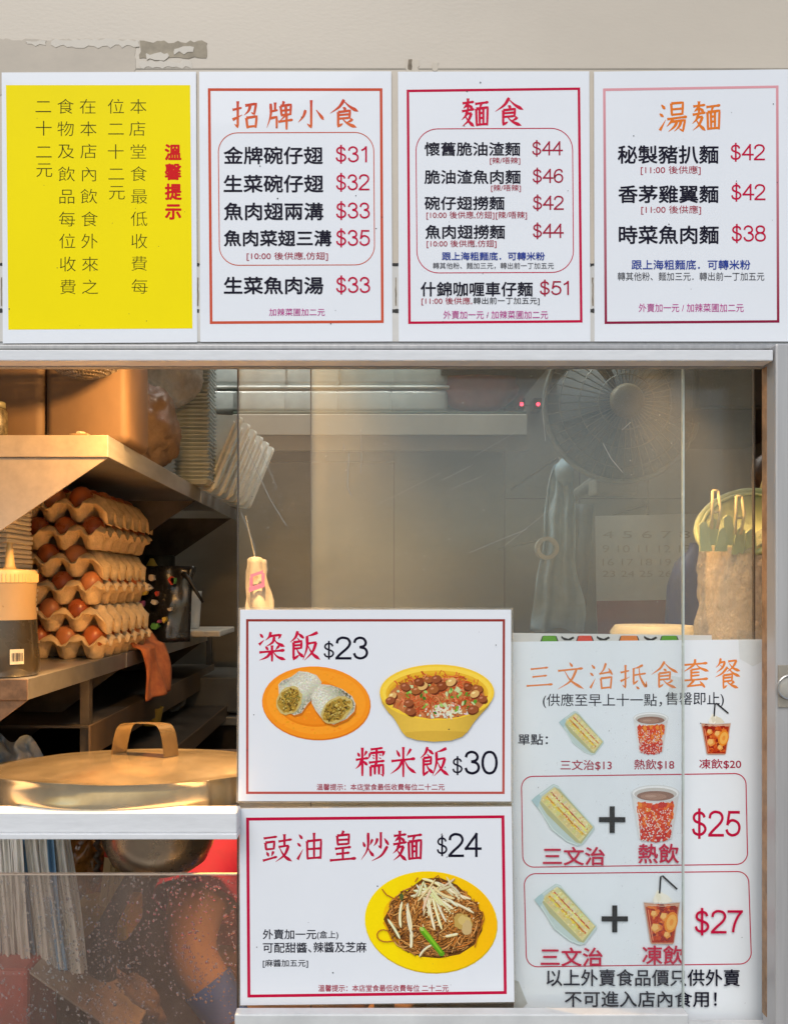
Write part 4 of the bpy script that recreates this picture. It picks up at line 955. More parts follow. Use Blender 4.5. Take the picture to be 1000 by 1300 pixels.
DIG = {'1': ["~6,17 18,10 28,0", "28,0 28,72"], '2': ["~3,20 6,8 16,1 26,0 40,4 47,16 44,28 34,40 18,54 6,66 2,72", "2,72 48,72"],
 '3': ["~4,18 9,6 22,0 36,4 43,16 38,28 22,33", "~22,33 40,38 47,51 42,65 26,72 10,67 3,54"], '4': ["37,72 37,0", "37,0 1,48", "1,48 51,48"],
 '5': ["45,1 13,1", "13,1 7,37", "~7,37 16,28 27,26 42,33 48,48 42,65 25,72 9,66 3,54"], '6': ["~45,16 40,4 27,0 12,7 4,24 3,46 9,64 25,72 41,65 47,49 41,33 26,27 11,34 4,48"],
 '7': ["2,1 47,1", "~47,1 34,18 24,40 19,58 17,72"], '8': ["~25,0 40,5 44,17 39,29 25,33 11,29 6,17 10,5 25,0", "~25,33 42,39 48,53 42,67 25,72 8,67 2,53 8,39 25,33"],
 '0': ["~25,0 38,5 46,20 48,36 46,52 38,67 25,72 12,67 4,52 2,36 4,20 12,5 25,0"],
 '$': ["~43,17 38,7 25,2 11,7 6,18 11,28 25,34 40,41 46,53 39,65 25,70 9,65 3,52", "25,-7 25,79"]}
def mono(sm, pts, wd):
    P0 = [Vector(p) for p in pts]
    if sm:
        loop = P0[0] == P0[-1]
        ext = ([P0[-2]] if loop else [P0[0] * 2 - P0[1]]) + P0 + ([P0[1]] if loop else [P0[-1] * 2 - P0[-2]]); q = []
        for i in range(len(P0) - 1):
            a, b, c, d = ext[i:i + 4]
            for k in range(6):
                t = k / 6; q.append(.5 * ((2 * b) + (c - a) * t + (2 * a - 5 * b + 4 * c - d) * t * t + (3 * b - a - 3 * c + d) * t ** 3))
        P0 = q + [P0[-1]]
    else:
        u = (P0[1] - P0[0]).normalized() * wd / 2; P0 = [P0[0] - u, P0[1] + u]
    prev = None; out = []
    for i, p in enumerate(P0):
        t = (P0[min(len(P0) - 1, i + 1)] - P0[max(0, i - 1)]).normalized(); n = Vector((-t.y, t.x)) * wd / 2
        cur = (p + n, p - n)
        if prev: out.append((prev[0], prev[1], cur[1], cur[0]))
        prev = cur
    return out

class Sign:
    def __init__(s, name, d, corners, label, cat, zoom, m=None, group=None, sleeve=0):
        s.d = d; s.zx, s.zy, s.zs = zoom; s.k = 0
        cx = sum(c[0] for c in corners) / 4; cy = sum(c[1] for c in corners) / 4
        s.root = empty(name, P(cx, max(c[1] for c in corners), d), label, cat, group)
        b = MB(); b.prism([P(x, y, d - .0006) for x, y in corners], .0006)
        b.build('paper', m or M_paper, s.root)
        if sleeve:
            e = sleeve; q = [(corners[0][0] - e, corners[0][1] - e), (corners[1][0] + e, corners[1][1] - e), (corners[2][0] + e, corners[2][1] + e * .8), (corners[3][0] - e, corners[3][1] + e * .8)]
            b = MB(); b.prism([P(x, y, d + .0004) for x, y in q], .0006); b.build('sleeve', M_sleeve, s.root)
    def lay(s, step=6e-5):
        s.k += 1; s.dd = s.d - .0007 - s.k * 2e-5; return s.dd
    def Z(s, x, y): return (s.zx + x * s.zs, s.zy + y * s.zs)
    def poly(s, pts, m, name, parent=None):
        d = s.lay(); b = MB(); b.face([P(*s.Z(*p), d) for p in pts]); return b.build(name, m, parent or s.root)
    def frame(s, outer, wpx, m, name='border'):
        """outer corners in photo px"""
        d = s.lay(); b = MB(); cx = sum(p[0] for p in outer) / 4; cy = sum(p[1] for p in outer) / 4
        inner = [(x + (wpx if x < cx else -wpx), y + (wpx if y < cy else -wpx)) for x, y in outer]
        for i in range(4):
            j = (i + 1) % 4; b.face([P(*outer[i], d), P(*outer[j], d), P(*inner[j], d), P(*inner[i], d)])
        return b.build(name, m, s.root)
    def rrect(s, c4, r, wpx, m, name='rounded_box'):
        d = s.lay(); b = MB(); o, n = [], []
        for i, (x, y) in enumerate(c4):
            sx = 1 if i in (0, 3) else -1; sy = 1 if i in (0, 1) else -1
            a0 = (PI, 1.5 * PI, 0, .5 * PI)[i]
            for k in range(10):
                a = a0 + k * PI / 18
                ux, uy = math.cos(a), math.sin(a)
                o.append((x + sx * r + ux * r, y + sy * r + uy * r)); n.append((x + sx * r + ux * (r - wpx), y + sy * r + uy * (r - wpx)))
        N_ = len(o)
        for i in range(N_):
            j = (i + 1) % N_; b.face([P(*o[i], d), P(*o[j], d), P(*n[j], d), P(*n[i], d)])
        return b.build(name, m, s.root)
    def text(s, body, box, m, bold=0., off=0., name='lettering', px=False):
        vs, fs = glyphs(body, off)
        x0, y0, x1, y1 = box
        if not px: (x0, y0), (x1, y1) = s.Z(x0, y0), s.Z(x1, y1)
        ax, bx = min(v[0] for v in vs), max(v[0] for v in vs); ay, by = min(v[1] for v in vs), max(v[1] for v in vs)
        e = bold / 2; x0 += e; x1 -= e; y0 += e; y1 -= e
        T = [(x0 + (v[0] - ax) / (bx - ax) * (x1 - x0), y1 - (v[1] - ay) / (by - ay) * (y1 - y0)) for v in vs]
        return s._stamp(T, fs, m, e, name)
    def price(s, body, box, m, wd=8.6, name='price'):
        x0, y0, x1, y1 = box; d = s.lay(); b = MB(); Q = []; x = 0
        for ch in body:
            for st in DIG[ch]:
                sm = st[0] == '~'; Q.append([tuple(Vector((v.x + x, v.y)) for v in q) for q in mono(sm, [tuple(float(k) for k in p.split(',')) for p in st.lstrip('~').split()], wd)])
            x += 58
        ax = min(v.x for st in Q for q in st for v in q); bx = max(v.x for st in Q for q in st for v in q)
        ay, by = (-wd / 2, 72 + wd / 2) if body != '$' else (-7 - wd / 2, 79 + wd / 2)
        for i, st in enumerate(Q):
            for q in st: b.face([P(*s.Z(x0 + (v.x - ax) / (bx - ax) * (x1 - x0), y0 + (v.y - ay) / (by - ay) * (y1 - y0)), d - i * 1e-6) for v in q])
        return b.build(name, m, s.root)
    def _stamp(s, T, fs, m, e, name):
        d = s.lay(); b = MB()
        offs = [(0, 0)] if not e else [(0, 0), (-e, 0), (e, 0), (0, -e), (0, e), (-e * .7, -e * .7), (e * .7, e * .7), (e * .7, -e * .7), (-e * .7, e * .7)]
        for i, (ox, oy) in enumerate(offs):
            vv = [b.bm.verts.new(P(x + ox, y + oy, d - i * 3e-6)) for x, y in T]
            for f in fs:
                try: b.bm.faces.new([vv[q] for q in f])
                except ValueError: pass
        return b.build(name, m, s.root)
    def column(s, chars, m, w, h, bold=0., off=0., name='lettering'):
        """chars = [(char, x, y)] centres in zoom px; w, h = size of one em in zoom px"""
        T, F = [], []
        for ch, x, y in chars:
            vs, fs = glyphs(ch, off); n0 = len(T)
            T += [s.Z(x + (v[0] - .5) * w, y - (v[1] - .38) * h) for v in vs]; F += [tuple(q + n0 for q in f) for f in fs]
        return s._stamp(T, F, m, bold / 2, name)
    def brush(s, items, m, wd=9., name='heading'):
        d = s.lay(); b = MB(); n = 0
        for ch, (x0, y0, x1, y1) in items:
            for sm, pts in strokes(ch):
                for q in stroke_poly(sm, pts, wd):
                    b.face([P(*s.Z(x0 + p.x / 100 * (x1 - x0), y0 + p.y / 100 * (y1 - y0)), d - (n % 25) * 2e-6) for p in q])
                n += 1
        return b.build(name, m, s.root)

# --- four menu sheets over the hatch
Z1 = (0, 0, .3462)
s = Sign('menu_sign', -.0012, [(2.5, 92), (249, 91), (250.5, 434.5), (4, 436)], 'yellow notice sheet with thin dark columns of writing and a red heading', 'sign', Z1)
d = s.lay(); b = MB(); b.face([P(*p, d) for p in ((8, 108), (241.5, 108), (244.5, 417), (11, 418.5))]); b.build('yellow_field', M_yel, s.root)
for cs in ([("本", 508, 390), ("店", 505, 472), ("堂", 508, 556), ("食", 509, 637), ("最", 511, 720), ("低", 511, 802), ("收", 511, 884), ("費", 511, 966), ("每", 513, 1050)],
           [("位", 426, 390), ("二", 426, 472), ("十", 425, 556), ("二", 427, 637), ("元", 429, 705)],
           [("在", 323, 390), ("本", 325, 472), ("店", 326, 554), ("內", 327, 638), ("飲", 327, 720), ("食", 329, 803), ("外", 329, 884), ("來", 331, 968), ("之", 331, 1052)],
           [("食", 241, 390), ("物", 242, 472), ("及", 243, 554), ("飲", 245, 638), ("品", 246, 720), ("每", 247, 803), ("位", 248, 884), ("收", 249, 968), ("費", 250, 1052)],
           [("二", 160, 390), ("十", 161, 470), ("二", 162, 556), ("元", 163, 622)]):
    s.column(cs, I_ol, 66, 60, off=-.010)
s.column([("溫", 635, 558), ("馨", 635, 630), ("提", 636, 703), ("示", 636, 775)], I_redt, 62, 62, bold=1.5, name='heading')

Z2 = (245, 80, .28446)
s = Sign('menu_sign', -.0012, [(253, 91), (496.5, 90.5), (498, 433.5), (254.5, 434)], 'white menu sheet with red-orange frame headed for signature snacks, prices 31 to 35', 'sign', Z2)
s.frame([(264, 112), (485.3, 112), (487, 410), (266.5, 411.3)], 3.4, I_ro)
s.brush([('招', (172, 162, 300, 300)), ('牌', (325, 165, 447, 300)), ('小', (465, 160, 590, 298)), ('食', (608, 160, 740, 294))], ink('ink_heading_red_orange', 226, 112, 58, (204, 66, 50)), 10)
s.rrect([(276.8, 168), (475, 167.5), (475.8, 336.8), (278, 337.3)], 25, 1.1, I_ro)
for t, bx, pr, pb in (("金牌碗仔翅", (137, 372, 580, 452), "$31", (636, 371, 776, 443)), ("生菜碗仔翅", (137, 498, 582, 578), "$32", (638, 496, 787, 568)),
                      ("魚肉翅兩溝", (138, 622, 582, 702), "$33", (638, 622, 789, 694)), ("魚肉菜翅三溝", (138, 745, 618, 818), "$35", (638, 744, 789, 816)),
                      ("生菜魚肉湯", (138, 953, 582, 1032), "$33", (638, 954, 790, 1026))):
    s.text(t, bx, I_black, bold=.95); s.price(pr, pb, I_crim)
s.text("[10:00 後供應,仿翅]", (240, 843, 602, 882), I_dcrim); s.text("加辣菜圃加二元", (340, 1095, 588, 1128), I_mag)

Z3 = (495, 80, .28446)
s = Sign('menu_sign', -.0012, [(505, 91), (747.5, 90.5), (749, 433.5), (506, 433.5)], 'white menu sheet with crimson frame headed for dry noodles, prices 42 to 51', 'sign', Z3)
s.frame([(516, 113.8), (736, 111), (739, 409.5), (518, 411.3)], 3.2, I_crim)
s.brush([('麵', (318, 155, 440, 292)), ('食', (465, 152, 596, 286))], ink('ink_heading_crimson', 208, 24, 62), 10)
s.rrect([(527.4, 163), (727, 162.3), (728, 346.4), (528.5, 347)], 28, 1.1, I_crim)
for t, bx, pr, pb in (("懷舊脆油渣麵", (153, 352, 580, 415), "$44", (633, 349, 770, 412)), ("脆油渣魚肉麵", (153, 476, 582, 540), "$46", (635, 472, 772, 535)),
                      ("碗仔翅撈麵", (153, 594, 510, 656), "$42", (636, 592, 774, 655)), ("魚肉翅撈麵", (157, 722, 512, 785), "$44", (636, 717, 774, 780)),
                      ("什錦咖喱車仔麵", (136, 976, 636, 1042), "$51", (667, 972, 797, 1035))):
    s.text(t, bx, I_black, bold=.7); s.price(pr, pb, I_dcrim)
for t, bx, m in (("[辣/唔辣]", (445, 420, 580, 453), I_dcrim), ("[辣/唔辣]", (450, 542, 583, 575), I_dcrim), ("[10:00 後供應,仿翅][辣/唔辣]", (162, 661, 610, 698), I_dcrim),
                 ("[10:00 後供應,仿翅]", (163, 789, 474, 825), I_dcrim), ("轉其他粉、麵加三元，轉出前一丁加五元", (191, 890, 730, 919), I_grey),
                 ("[11:00 後供應,", (140, 1045, 366, 1081), I_dcrim), ("轉出前一丁加五元]", (371, 1045, 666, 1080), I_black), ("外賣加一元 / 加辣菜圃加二元", (238, 1105, 704, 1141), I_mag)):
    s.text(t, bx, m)
s.text("跟上海粗麵底．可轉米粉", (231, 843, 690, 880), I_blue, bold=.3)

Z4 = (740, 80, .28446)
s = Sign('menu_sign', -.0012, [(753.6, 91), (999.5, 88), (1000.5, 433.5), (754.3, 433.5)], 'white menu sheet with pink to maroon frame headed in orange for soup noodles', 'sign', Z4)
s.frame([(765, 112.3), (987.5, 108.5), (988.7, 409.6), (767, 411.3)], 3.2, ink('ink_border_pink', 140, 24, 60, (224, 158, 164)))
s.brush([('湯', (335, 172, 465, 312)), ('麵', (485, 168, 612, 310))], ink('ink_heading_orange', 230, 122, 40), 9.5)
for t, bx, pr, pb in (("秘製豬扒麵", (153, 367, 603, 450), "$42", (656, 362, 810, 434)), ("香茅雞翼麵", (156, 545, 603, 625), "$42", (659, 540, 812, 612)),
                      ("時菜魚肉麵", (158, 725, 604, 808), "$38", (661, 724, 814, 797))):
    s.text(t, bx, I_black, bold=.95); s.price(pr, pb, I_crim)
for t, bx, m in (("[11:00 後供應]", (256, 458, 523, 499), I_dcrim), ("[11:00 後供應]", (258, 635, 525, 676), I_dcrim), ("轉其他粉、麵加三元．轉出前一丁加五元", (153, 933, 807, 971), I_grey),
                 ("外賣加一元 / 加辣菜圃加二元", (247, 1073, 715, 1111), I_mag)):
    s.text(t, bx, m)
s.text("跟上海粗麵底．可轉米粉", (215, 878, 745, 922), I_blue, bold=.3)

# --- printed food pictures
class Pic:
    """flat printed picture: shapes with their own ink, stacked sheet on sheet"""
    def __init__(s, sign): s.s = sign; s.b = MB(); s.mats = []; s.n = 0; s.d = sign.lay(); s.base = 0
    def mi(s, c):
        m = ink('print_%d_%d_%d' % c, *c)
        if m not in s.mats: s.mats.append(m)
        return s.mats.index(m)
    def poly(s, pts, c):
        s.n += 1; d = s.d - s.n * 7e-7
        s.b.face([P(*s.s.Z(*p), d) for p in pts], s.mi(c))
    def ell(s, cx, cy, rx, ry, c, rot=0, n=40, jag=0., rn=random):
        pts = []
        for k in range(n):
            a = 2 * PI * k / n; j = 1 + rn.uniform(-jag, jag); x, y = rx * math.cos(a) * j, ry * math.sin(a) * j
            pts.append((cx + x * math.cos(rot) - y * math.sin(rot), cy + x * math.sin(rot) + y * math.cos(rot)))
        s.poly(pts, c)
    def line(s, pts, w, c, taper=False):
        Q = []
        for i, p in enumerate(pts):
            a, b = pts[max(0, i - 1)], pts[min(len(pts) - 1, i + 1)]
            L = math.hypot(b[0] - a[0], b[1] - a[1]) or 1; ww = w * (.35 if taper and i in (0, len(pts) - 1) else 1) / 2
            Q.append(((p[0] - (b[1] - a[1]) / L * ww, p[1] + (b[0] - a[0]) / L * ww), (p[0] + (b[1] - a[1]) / L * ww, p[1] - (b[0] - a[0]) / L * ww)))
        s.n += 1; d = s.d - s.n * 7e-7
        for (a, b), (c2, e) in zip(Q, Q[1:]): s.b.face([P(*s.s.Z(*p), d) for p in (a, b, e, c2)], s.mi(c))
    def done(s, name, parent=None):
        s.s.k += int(s.n * 7e-7 / 2e-5) + 1
        return s.b.build(name, s.mats, parent or s.s.root)

def curve_pts(x, y, a, ln, bend, n=8):
    pts = [(x, y)]
    for i in range(n):
        a += bend / n; x += math.cos(a) * ln / n; y += math.sin(a) * ln / n; pts.append((x, y))
    return pts
def jitc(c, k, rn): return tuple(max(0, min(255, int(round((v + rn.uniform(-k, k)) / 12)) * 12)) for v in c)

# sticky rice poster
ZR = (295, 765, .365)
s = Sign('food_poster', .0155, [(305, 774), (648.5, 774), (648.5, 1017.5), (302.5, 1017)], 'landscape rice poster showing rice rolls on an orange plate and a yellow bowl', 'poster', ZR, sleeve=2.6)
s.frame([(312.5, 786), (640.8, 786), (640.2, 1008), (312.5, 1008)], 3, ink('ink_brick', 188, 84, 74, (150, 52, 44)))
cr = ink('ink_heading_rose', 206, 18, 62)
s.brush([('粢', (88, 100, 188, 206)), ('飯', (200, 97, 306, 206))], cr, 9.5); s.brush([('糯', (427, 500, 530, 609)), ('米', (548, 500, 640, 609)), ('飯', (652, 500, 753, 609))], cr, 9.5)
s.price("$", (317, 133, 354, 198), I_black); s.price("23", (358, 118, 472, 198), I_black)
s.price("$", (764, 534, 800, 600), I_black); s.price("30", (806, 515, 922, 598), I_black)
s.text("溫馨提示：本店堂食最低收費每位二十二元", (293, 630, 737, 653), I_dcrim, bold=.15)
rn = random.Random(21)
p = Pic(s)
p.ell(292, 351, 189, 128, (226, 120, 16), .06); p.ell(291, 348, 187, 126, (252, 150, 32), .06); p.ell(291, 346, 172, 112, (255, 160, 40), .06)
p.ell(284, 352, 128, 80, (236, 130, 20), .06); p.ell(282, 349, 122, 75, (246, 142, 28), .06)
for i in range(140):
    a = rn.uniform(0, 2 * PI); q = math.sqrt(rn.random()) * .92; p.ell(291 + 186 * q * math.cos(a), 348 + 125 * q * math.sin(a), rn.uniform(2, 7), rn.uniform(1, 4), jitc((250, 150, 32), 10, rn), rn.uniform(-.4, .4), 9)
plate = p.done('plate')
def roll(pts_body, face, rot, fr, shade, lab):
    p = Pic(s)
    p.poly([(x + 3, y + 8) for x, y in pts_body], (206, 112, 24))
    p.poly(pts_body, (214, 206, 184))
    cx, cy = face
    # moulded rice surface: grains of lighter and darker ink
    xs = [q[0] for q in pts_body]; ys = [q[1] for q in pts_body]
    def inside(x, y):
        c_ = False; j = len(pts_body) - 1
        for i in range(len(pts_body)):
            (xi, yi), (xj, yj) = pts_body[i], pts_body[j]
            if (yi > y) != (yj > y) and x < (xj - xi) * (y - yi) / (yj - yi) + xi: c_ = not c_
            j = i
        return c_
    x0, x1, y0, y1 = min(xs), max(xs), min(ys), max(ys)
    for i in range(1500):
        x, y = rn.uniform(x0, x1), rn.uniform(y0, y1)
        if inside(x, y) and inside(x + 4, y) and inside(x - 4, y):
            ax, ay, hw_ = lab; t = ((x - cx) * -ay + (y - cy) * ax) / hw_; l_ = 1.05 - .34 * (t + .25) ** 2 - (.10 if abs(t) > .85 else 0)
            base = (228 * l_, 226 * l_, (206 - 26 * max(0, t)) * l_)
            p.ell(x, y, rn.uniform(1.5, 3.6), rn.uniform(1.2, 2.4), jitc(base, 12, rn), rn.uniform(0, 3), 7)
    p.ell(cx, cy, fr[0], fr[1], (206, 182, 110), rot, 30, .05, rn); p.ell(cx, cy, fr[0] * .84, fr[1] * .84, (176, 136, 50), rot, 30, .12, rn)
    for i in range(150):
        a = rn.uniform(0, 2 * PI); q = math.sqrt(rn.random()) * .78
        x, y = fr[0] * q * math.cos(a), fr[1] * q * math.sin(a)
        X, Y = cx + x * math.cos(rot) - y * math.sin(rot), cy + x * math.sin(rot) + y * math.cos(rot)
        p.ell(X, Y, rn.uniform(2, 7), rn.uniform(1.2, 3.2), rn.choice(((96, 72, 24), (120, 84, 30), (150, 120, 50), (204, 168, 72), (72, 48, 24), (216, 192, 108), (132, 120, 48))), rn.uniform(0, 3), 7, .2, rn)
    return p.done('rice_roll')
roll([(160, 285), (172, 272), (205, 258), (232, 238), (262, 242), (292, 252), (310, 276), (306, 300), (285, 330), (262, 352), (240, 384), (215, 392), (180, 372), (163, 335)], (198, 340), .5, (42, 52), 0, (.76, -.65, 62))
roll([(276, 320), (288, 298), (308, 284), (342, 287), (380, 300), (416, 326), (428, 352), (424, 378), (398, 404), (352, 424), (318, 412), (290, 376), (276, 350)], (362, 374), -.62, (62, 40), 0, (-.64, -.77, 66))
p = Pic(s)
bowl = [(512, 318), (520, 350), (540, 380), (560, 400), (575, 425), (588, 448), (604, 466), (640, 478), (700, 484), (760, 480), (800, 466), (820, 446), (838, 418), (860, 392), (890, 360), (906, 325)]
p.poly(bowl, (206, 164, 56)); (lambda *q: None)([(530, 345), (560, 385), (600, 405), (660, 420), (720, 424), (790, 412), (850, 388), (895, 345), (890, 360), (860, 392), (838, 418), (815, 440), (700, 452), (600, 440), (575, 420), (548, 386)], (236, 192, 66))
def strips(p, x0, x1, n, top, bot, col):
    for i in range(n):
        a, b2 = x0 + (x1 - x0) * i / n, x0 + (x1 - x0) * (i + 1) / n; c_ = tuple(int(max(0, min(255, v))) for v in col((a + b2) / 2))
        if bot(a) > top(a) or bot(b2) > top(b2): p.poly([(a, top(a)), (b2 + .3, top(b2 + .3)), (b2 + .3, max(top(b2), bot(b2))), (a, max(top(a), bot(a)))], c_)
def bowl_bot(x):
    for (xa, ya), (xb, yb) in zip(bowl, bowl[1:]):
        if xa <= x <= xb: return ya + (yb - ya) * (x - xa) / (xb - xa)
    return 0
strips(p, 513, 905, 44, lambda x: 312, bowl_bot, lambda x: [v * (1.0 - .20 * ((x - 680) / 200) ** 2) for v in (238, 194, 74)])
strips(p, 600, 830, 26, lambda x: 452 - 6 * (1 - ((x - 712) / 115) ** 2), lambda x: bowl_bot(x) - 1, lambda x: [v * (1.0 - .20 * ((x - 680) / 200) ** 2) for v in (222, 178, 66)])
p.ell(711, 312, 199, 97, (250, 206, 60)); p.ell(711, 312, 190, 89, (255, 216, 78)); p.ell(711, 316, 178, 80, (238, 184, 50)); p.ell(711, 322, 170, 76, (226, 168, 40))
bo = p.done('bowl')
p = Pic(s)
p.ell(711, 332, 166, 72, (196, 120, 66), 0, 40, .03, rn)
for i in range(420):
    a = rn.uniform(0, 2 * PI); q = math.sqrt(rn.random()); x, y = 711 + 162 * q * math.cos(a), 326 + 70 * q * math.sin(a) - 10
    p.line(curve_pts(x, y, rn.uniform(0, 6), rn.uniform(10, 24), rn.uniform(-2, 2), 4), rn.uniform(2.2, 4), rn.choice(((216, 96, 48), (228, 108, 60), (204, 84, 36), (192, 72, 36), (240, 144, 96), (168, 72, 36))))
for i in range(120):
    x, y = 735 + rn.gauss(0, 34), 378 + rn.gauss(0, 12)
    if y < 402: p.ell(x, y, rn.uniform(3, 9), rn.uniform(2, 4), jitc((228, 220, 190), 16, rn), rn.uniform(0, 3), 8)
for i in range(60):
    a = rn.uniform(0, 2 * PI); q = math.sqrt(rn.random()) * .9; x, y = 711 + 160 * q * math.cos(a), 328 + 66 * q * math.sin(a)
    p.ell(x, y, rn.uniform(5, 11), rn.uniform(3, 7), rn.choice(((96, 156, 48), (120, 180, 60), (72, 120, 36), (168, 204, 108), (204, 216, 156))), rn.uniform(0, 3), 7, .2, rn)
for i in range(70):
    a = rn.uniform(0, 2 * PI); q = math.sqrt(rn.random()) * .9; x, y = 711 + 150 * q * math.cos(a), 330 + 60 * q * math.sin(a)
    p.line(curve_pts(x, y, rn.uniform(0, 6), rn.uniform(10, 20), rn.uniform(-2, 2), 4), 3, rn.choice(((216, 96, 48), (228, 120, 72), (180, 72, 36))))
for (x, y) in ((600, 292), (640, 305), (662, 290), (648, 275), (680, 268), (708, 266), (728, 290), (698, 303), (760, 276), (818, 292), (850, 300), (556, 325), (548, 340), (618, 378), (835, 372), (868, 335), (842, 318), (612, 350)):
    cc = rn.choice(((156, 84, 48), (168, 96, 48), (228, 180, 108), (144, 72, 36))); r0 = rn.uniform(.9, 1.2)
    p.ell(x + 2, y + 3, 18 * r0, 13 * r0, (108, 48, 24), rn.uniform(-.6, .6)); p.ell(x, y, 17 * r0, 12 * r0, cc, rn.uniform(-.6, .6)); p.ell(x - 4, y - 4, 6, 3.4, tuple(min(255, c + 48) for c in cc), -.3)
fill = p.done('rice_topping', bo)

# fried noodle poster
ZN = (295, 1010, .365)
s = Sign('food_poster', .0155, [(304, 1026.5), (649, 1024), (652.6, 1272), (305.2, 1276.3)], 'landscape noodle poster showing fried noodles on a yellow oval plate', 'poster', ZN, sleeve=1.8)
s.frame([(312.5, 1038), (640, 1035), (643, 1262), (314.2, 1266.5)], 3.8, I_crim)
s.brush([('豉', (105, 130, 208, 236)), ('油', (222, 125, 316, 231)), ('皇', (335, 122, 433, 231)), ('炒', (446, 125, 546, 231)), ('麵', (557, 120, 660, 233))], ink('ink_heading_wine', 190, 22, 60), 9.5)
s.price("$", (710, 138, 747, 211), I_black); s.price("24", (750, 130, 866, 214), I_black)
for t, bx, bd in (("外賣加一元", (106, 465, 292, 500), .3), ("(盒上)", (294, 470, 368, 501), .15), ("可配甜醬、", (106, 511, 275, 547), .3), ("辣醬及芝麻", (282, 509, 466, 546), .3), ("[麻醬加五元]", (106, 570, 263, 599), .15)):
    s.text(t, bx, I_black, bold=bd)
s.text("溫馨提示：本店堂食最低收費每位 二十二元", (299, 658, 751, 682), I_dcrim, bold=.15)
p = Pic(s); rn = random.Random(8)
p.ell(691, 443, 231, 176, (214, 176, 10), .10); p.ell(690, 439, 230, 175, (255, 222, 6), .10, 64)
def pl_y(x, sg): return 439 + (x - 690) * .045 + sg * 174 * math.sqrt(max(0, 1 - ((x - 690) / 229) ** 2))
strips(p, 462, 918, 40, lambda x: pl_y(x, -1), lambda x: pl_y(x, 1), lambda x: (255, 224 - 34 * max(0, (x - 560) / 358), 6 + 8 * max(0, (x - 560) / 358)))
p.ell(690, 445, 163, 116, (230, 160, 10), .10, 48, .03, rn); p.ell(696, 425, 172, 100, (250, 196, 12), .1)
plate = p.done('plate')
p = Pic(s); p.d = s.lay()
p.poly([(545, 395), (590, 350), (620, 320), (660, 290), (720, 285), (780, 310), (830, 360), (870, 410), (868, 470), (840, 520), (790, 552), (720, 566), (650, 560), (590, 520), (545, 470), (525, 430)], (112, 70, 30))
ncol = ((144, 96, 48), (168, 108, 48), (180, 120, 60), (204, 132, 60), (216, 144, 72), (120, 72, 36), (192, 120, 48), (156, 96, 36), (204, 120, 48), (216, 156, 84))
def mound(x, y):
    if not (535 < x < 872 and 282 < y < 566): return False
    dx, dy = (x - 700) / 172, (y - 432) / 134
    return dx * dx + dy * dy < 1 and not (y < 350 and abs(x - 705) > 70 + (y - 290) * 1.2)
for i in range(1500):
    a = rn.uniform(0, 2 * PI); q = rn.random() ** .55; x, y = 700 + 168 * q * math.cos(a), 432 + 130 * q * math.sin(a)
    pts = curve_pts(x, y, rn.choice((a + 1.57, a - 1.57, rn.uniform(0, 6.28))) + rn.uniform(-.5, .5), rn.uniform(30, 80), rn.uniform(-2.6, 2.6), 8)
    if not all(mound(*t) for t in pts): continue
    w_ = rn.uniform(3, 5); c_ = rn.choice(ncol); 
    p.line([(t[0] + .8, t[1] + 1.6) for t in pts], w_, (72, 42, 16)); p.line(pts, w_, c_)
    if rn.random() < .4: p.line([(t[0] - .6, t[1] - .8) for t in pts[2:6]], w_ * .35, tuple(min(252, v + 48) for v in c_))
for pts in ([(520, 325), (535, 345), (560, 358), (575, 366)], [(580, 500), (560, 506), (540, 509), (524, 508), (511, 502), (504, 493), (503, 482), (508, 473), (517, 468), (527, 467), (538, 470), (550, 480)], [(840, 400), (870, 405), (875, 430), (860, 470)], [(860, 465), (852, 490), (842, 528)], [(635, 300), (645, 285)], [(690, 295), (715, 278), (728, 300)], [(845, 385), (856, 384)]):
    p.line(pts, 4, (180, 108, 36))
noo = p.done('noodles', plate)
p = Pic(s); p.d = s.lay()
for (x, y, a, ln, bd) in ((640, 310, .9, 90, .4), (650, 320, .3, 110, .5), (665, 300, 1.2, 120, .4), (690, 310, 1.3, 140, -.2), (700, 300, .2, 110, .7), (620, 350, -.2, 90, .3), (720, 310, .6, 120, -.3), (630, 330, .1, 80, .4), (680, 340, 1.5, 130, -.2),
        (695, 350, 1.35, 120, -.1), (610, 375, 1.7, 120, -.5), (590, 370, 1.9, 90, -.5), (710, 355, .55, 70, .1), (730, 360, .25, 120, .3), (760, 320, .6, 60, .2), (540, 430, .9, 80, .2), (740, 490, -.2, 45, 0), (650, 560, -1.2, 60, .8), (660, 290, .05, 70, .6), (700, 330, .45, 100, .25), (645, 345, -.5, 60, .4), (620, 480, 1.4, 50, .3), (605, 380, 1.2, 90, .3)):
    pts = curve_pts(x, y, a, ln, bd, 8); w_ = rn.uniform(7, 10)
    p.line([(q[0] + 1.5, q[1] + 3) for q in pts], w_, (150, 110, 56), True); p.line(pts, w_, jitc((232, 218, 168), 12, rn), True); p.line([(q[0] - 1, q[1] - 1.5) for q in pts], w_ * .35, (246, 240, 210), True)
for i in range(16):
    a = rn.uniform(-.4, 2.6); pts = curve_pts(688 + rn.gauss(0, 26), 312 + rn.gauss(0, 12), a, rn.uniform(50, 110), rn.uniform(-.9, .9), 8); w_ = rn.uniform(5, 8)
    p.line([(q[0] + 1.2, q[1] + 2.4) for q in pts], w_, (156, 118, 66), True); p.line(pts, w_, jitc((230, 214, 164), 14, rn), True)
for i in range(60):
    x, y = 735 + rn.gauss(0, 40), 395 + rn.gauss(0, 30); p.ell(x, y, 3, 2.2, (240, 222, 168), rn.uniform(0, 3), 7)
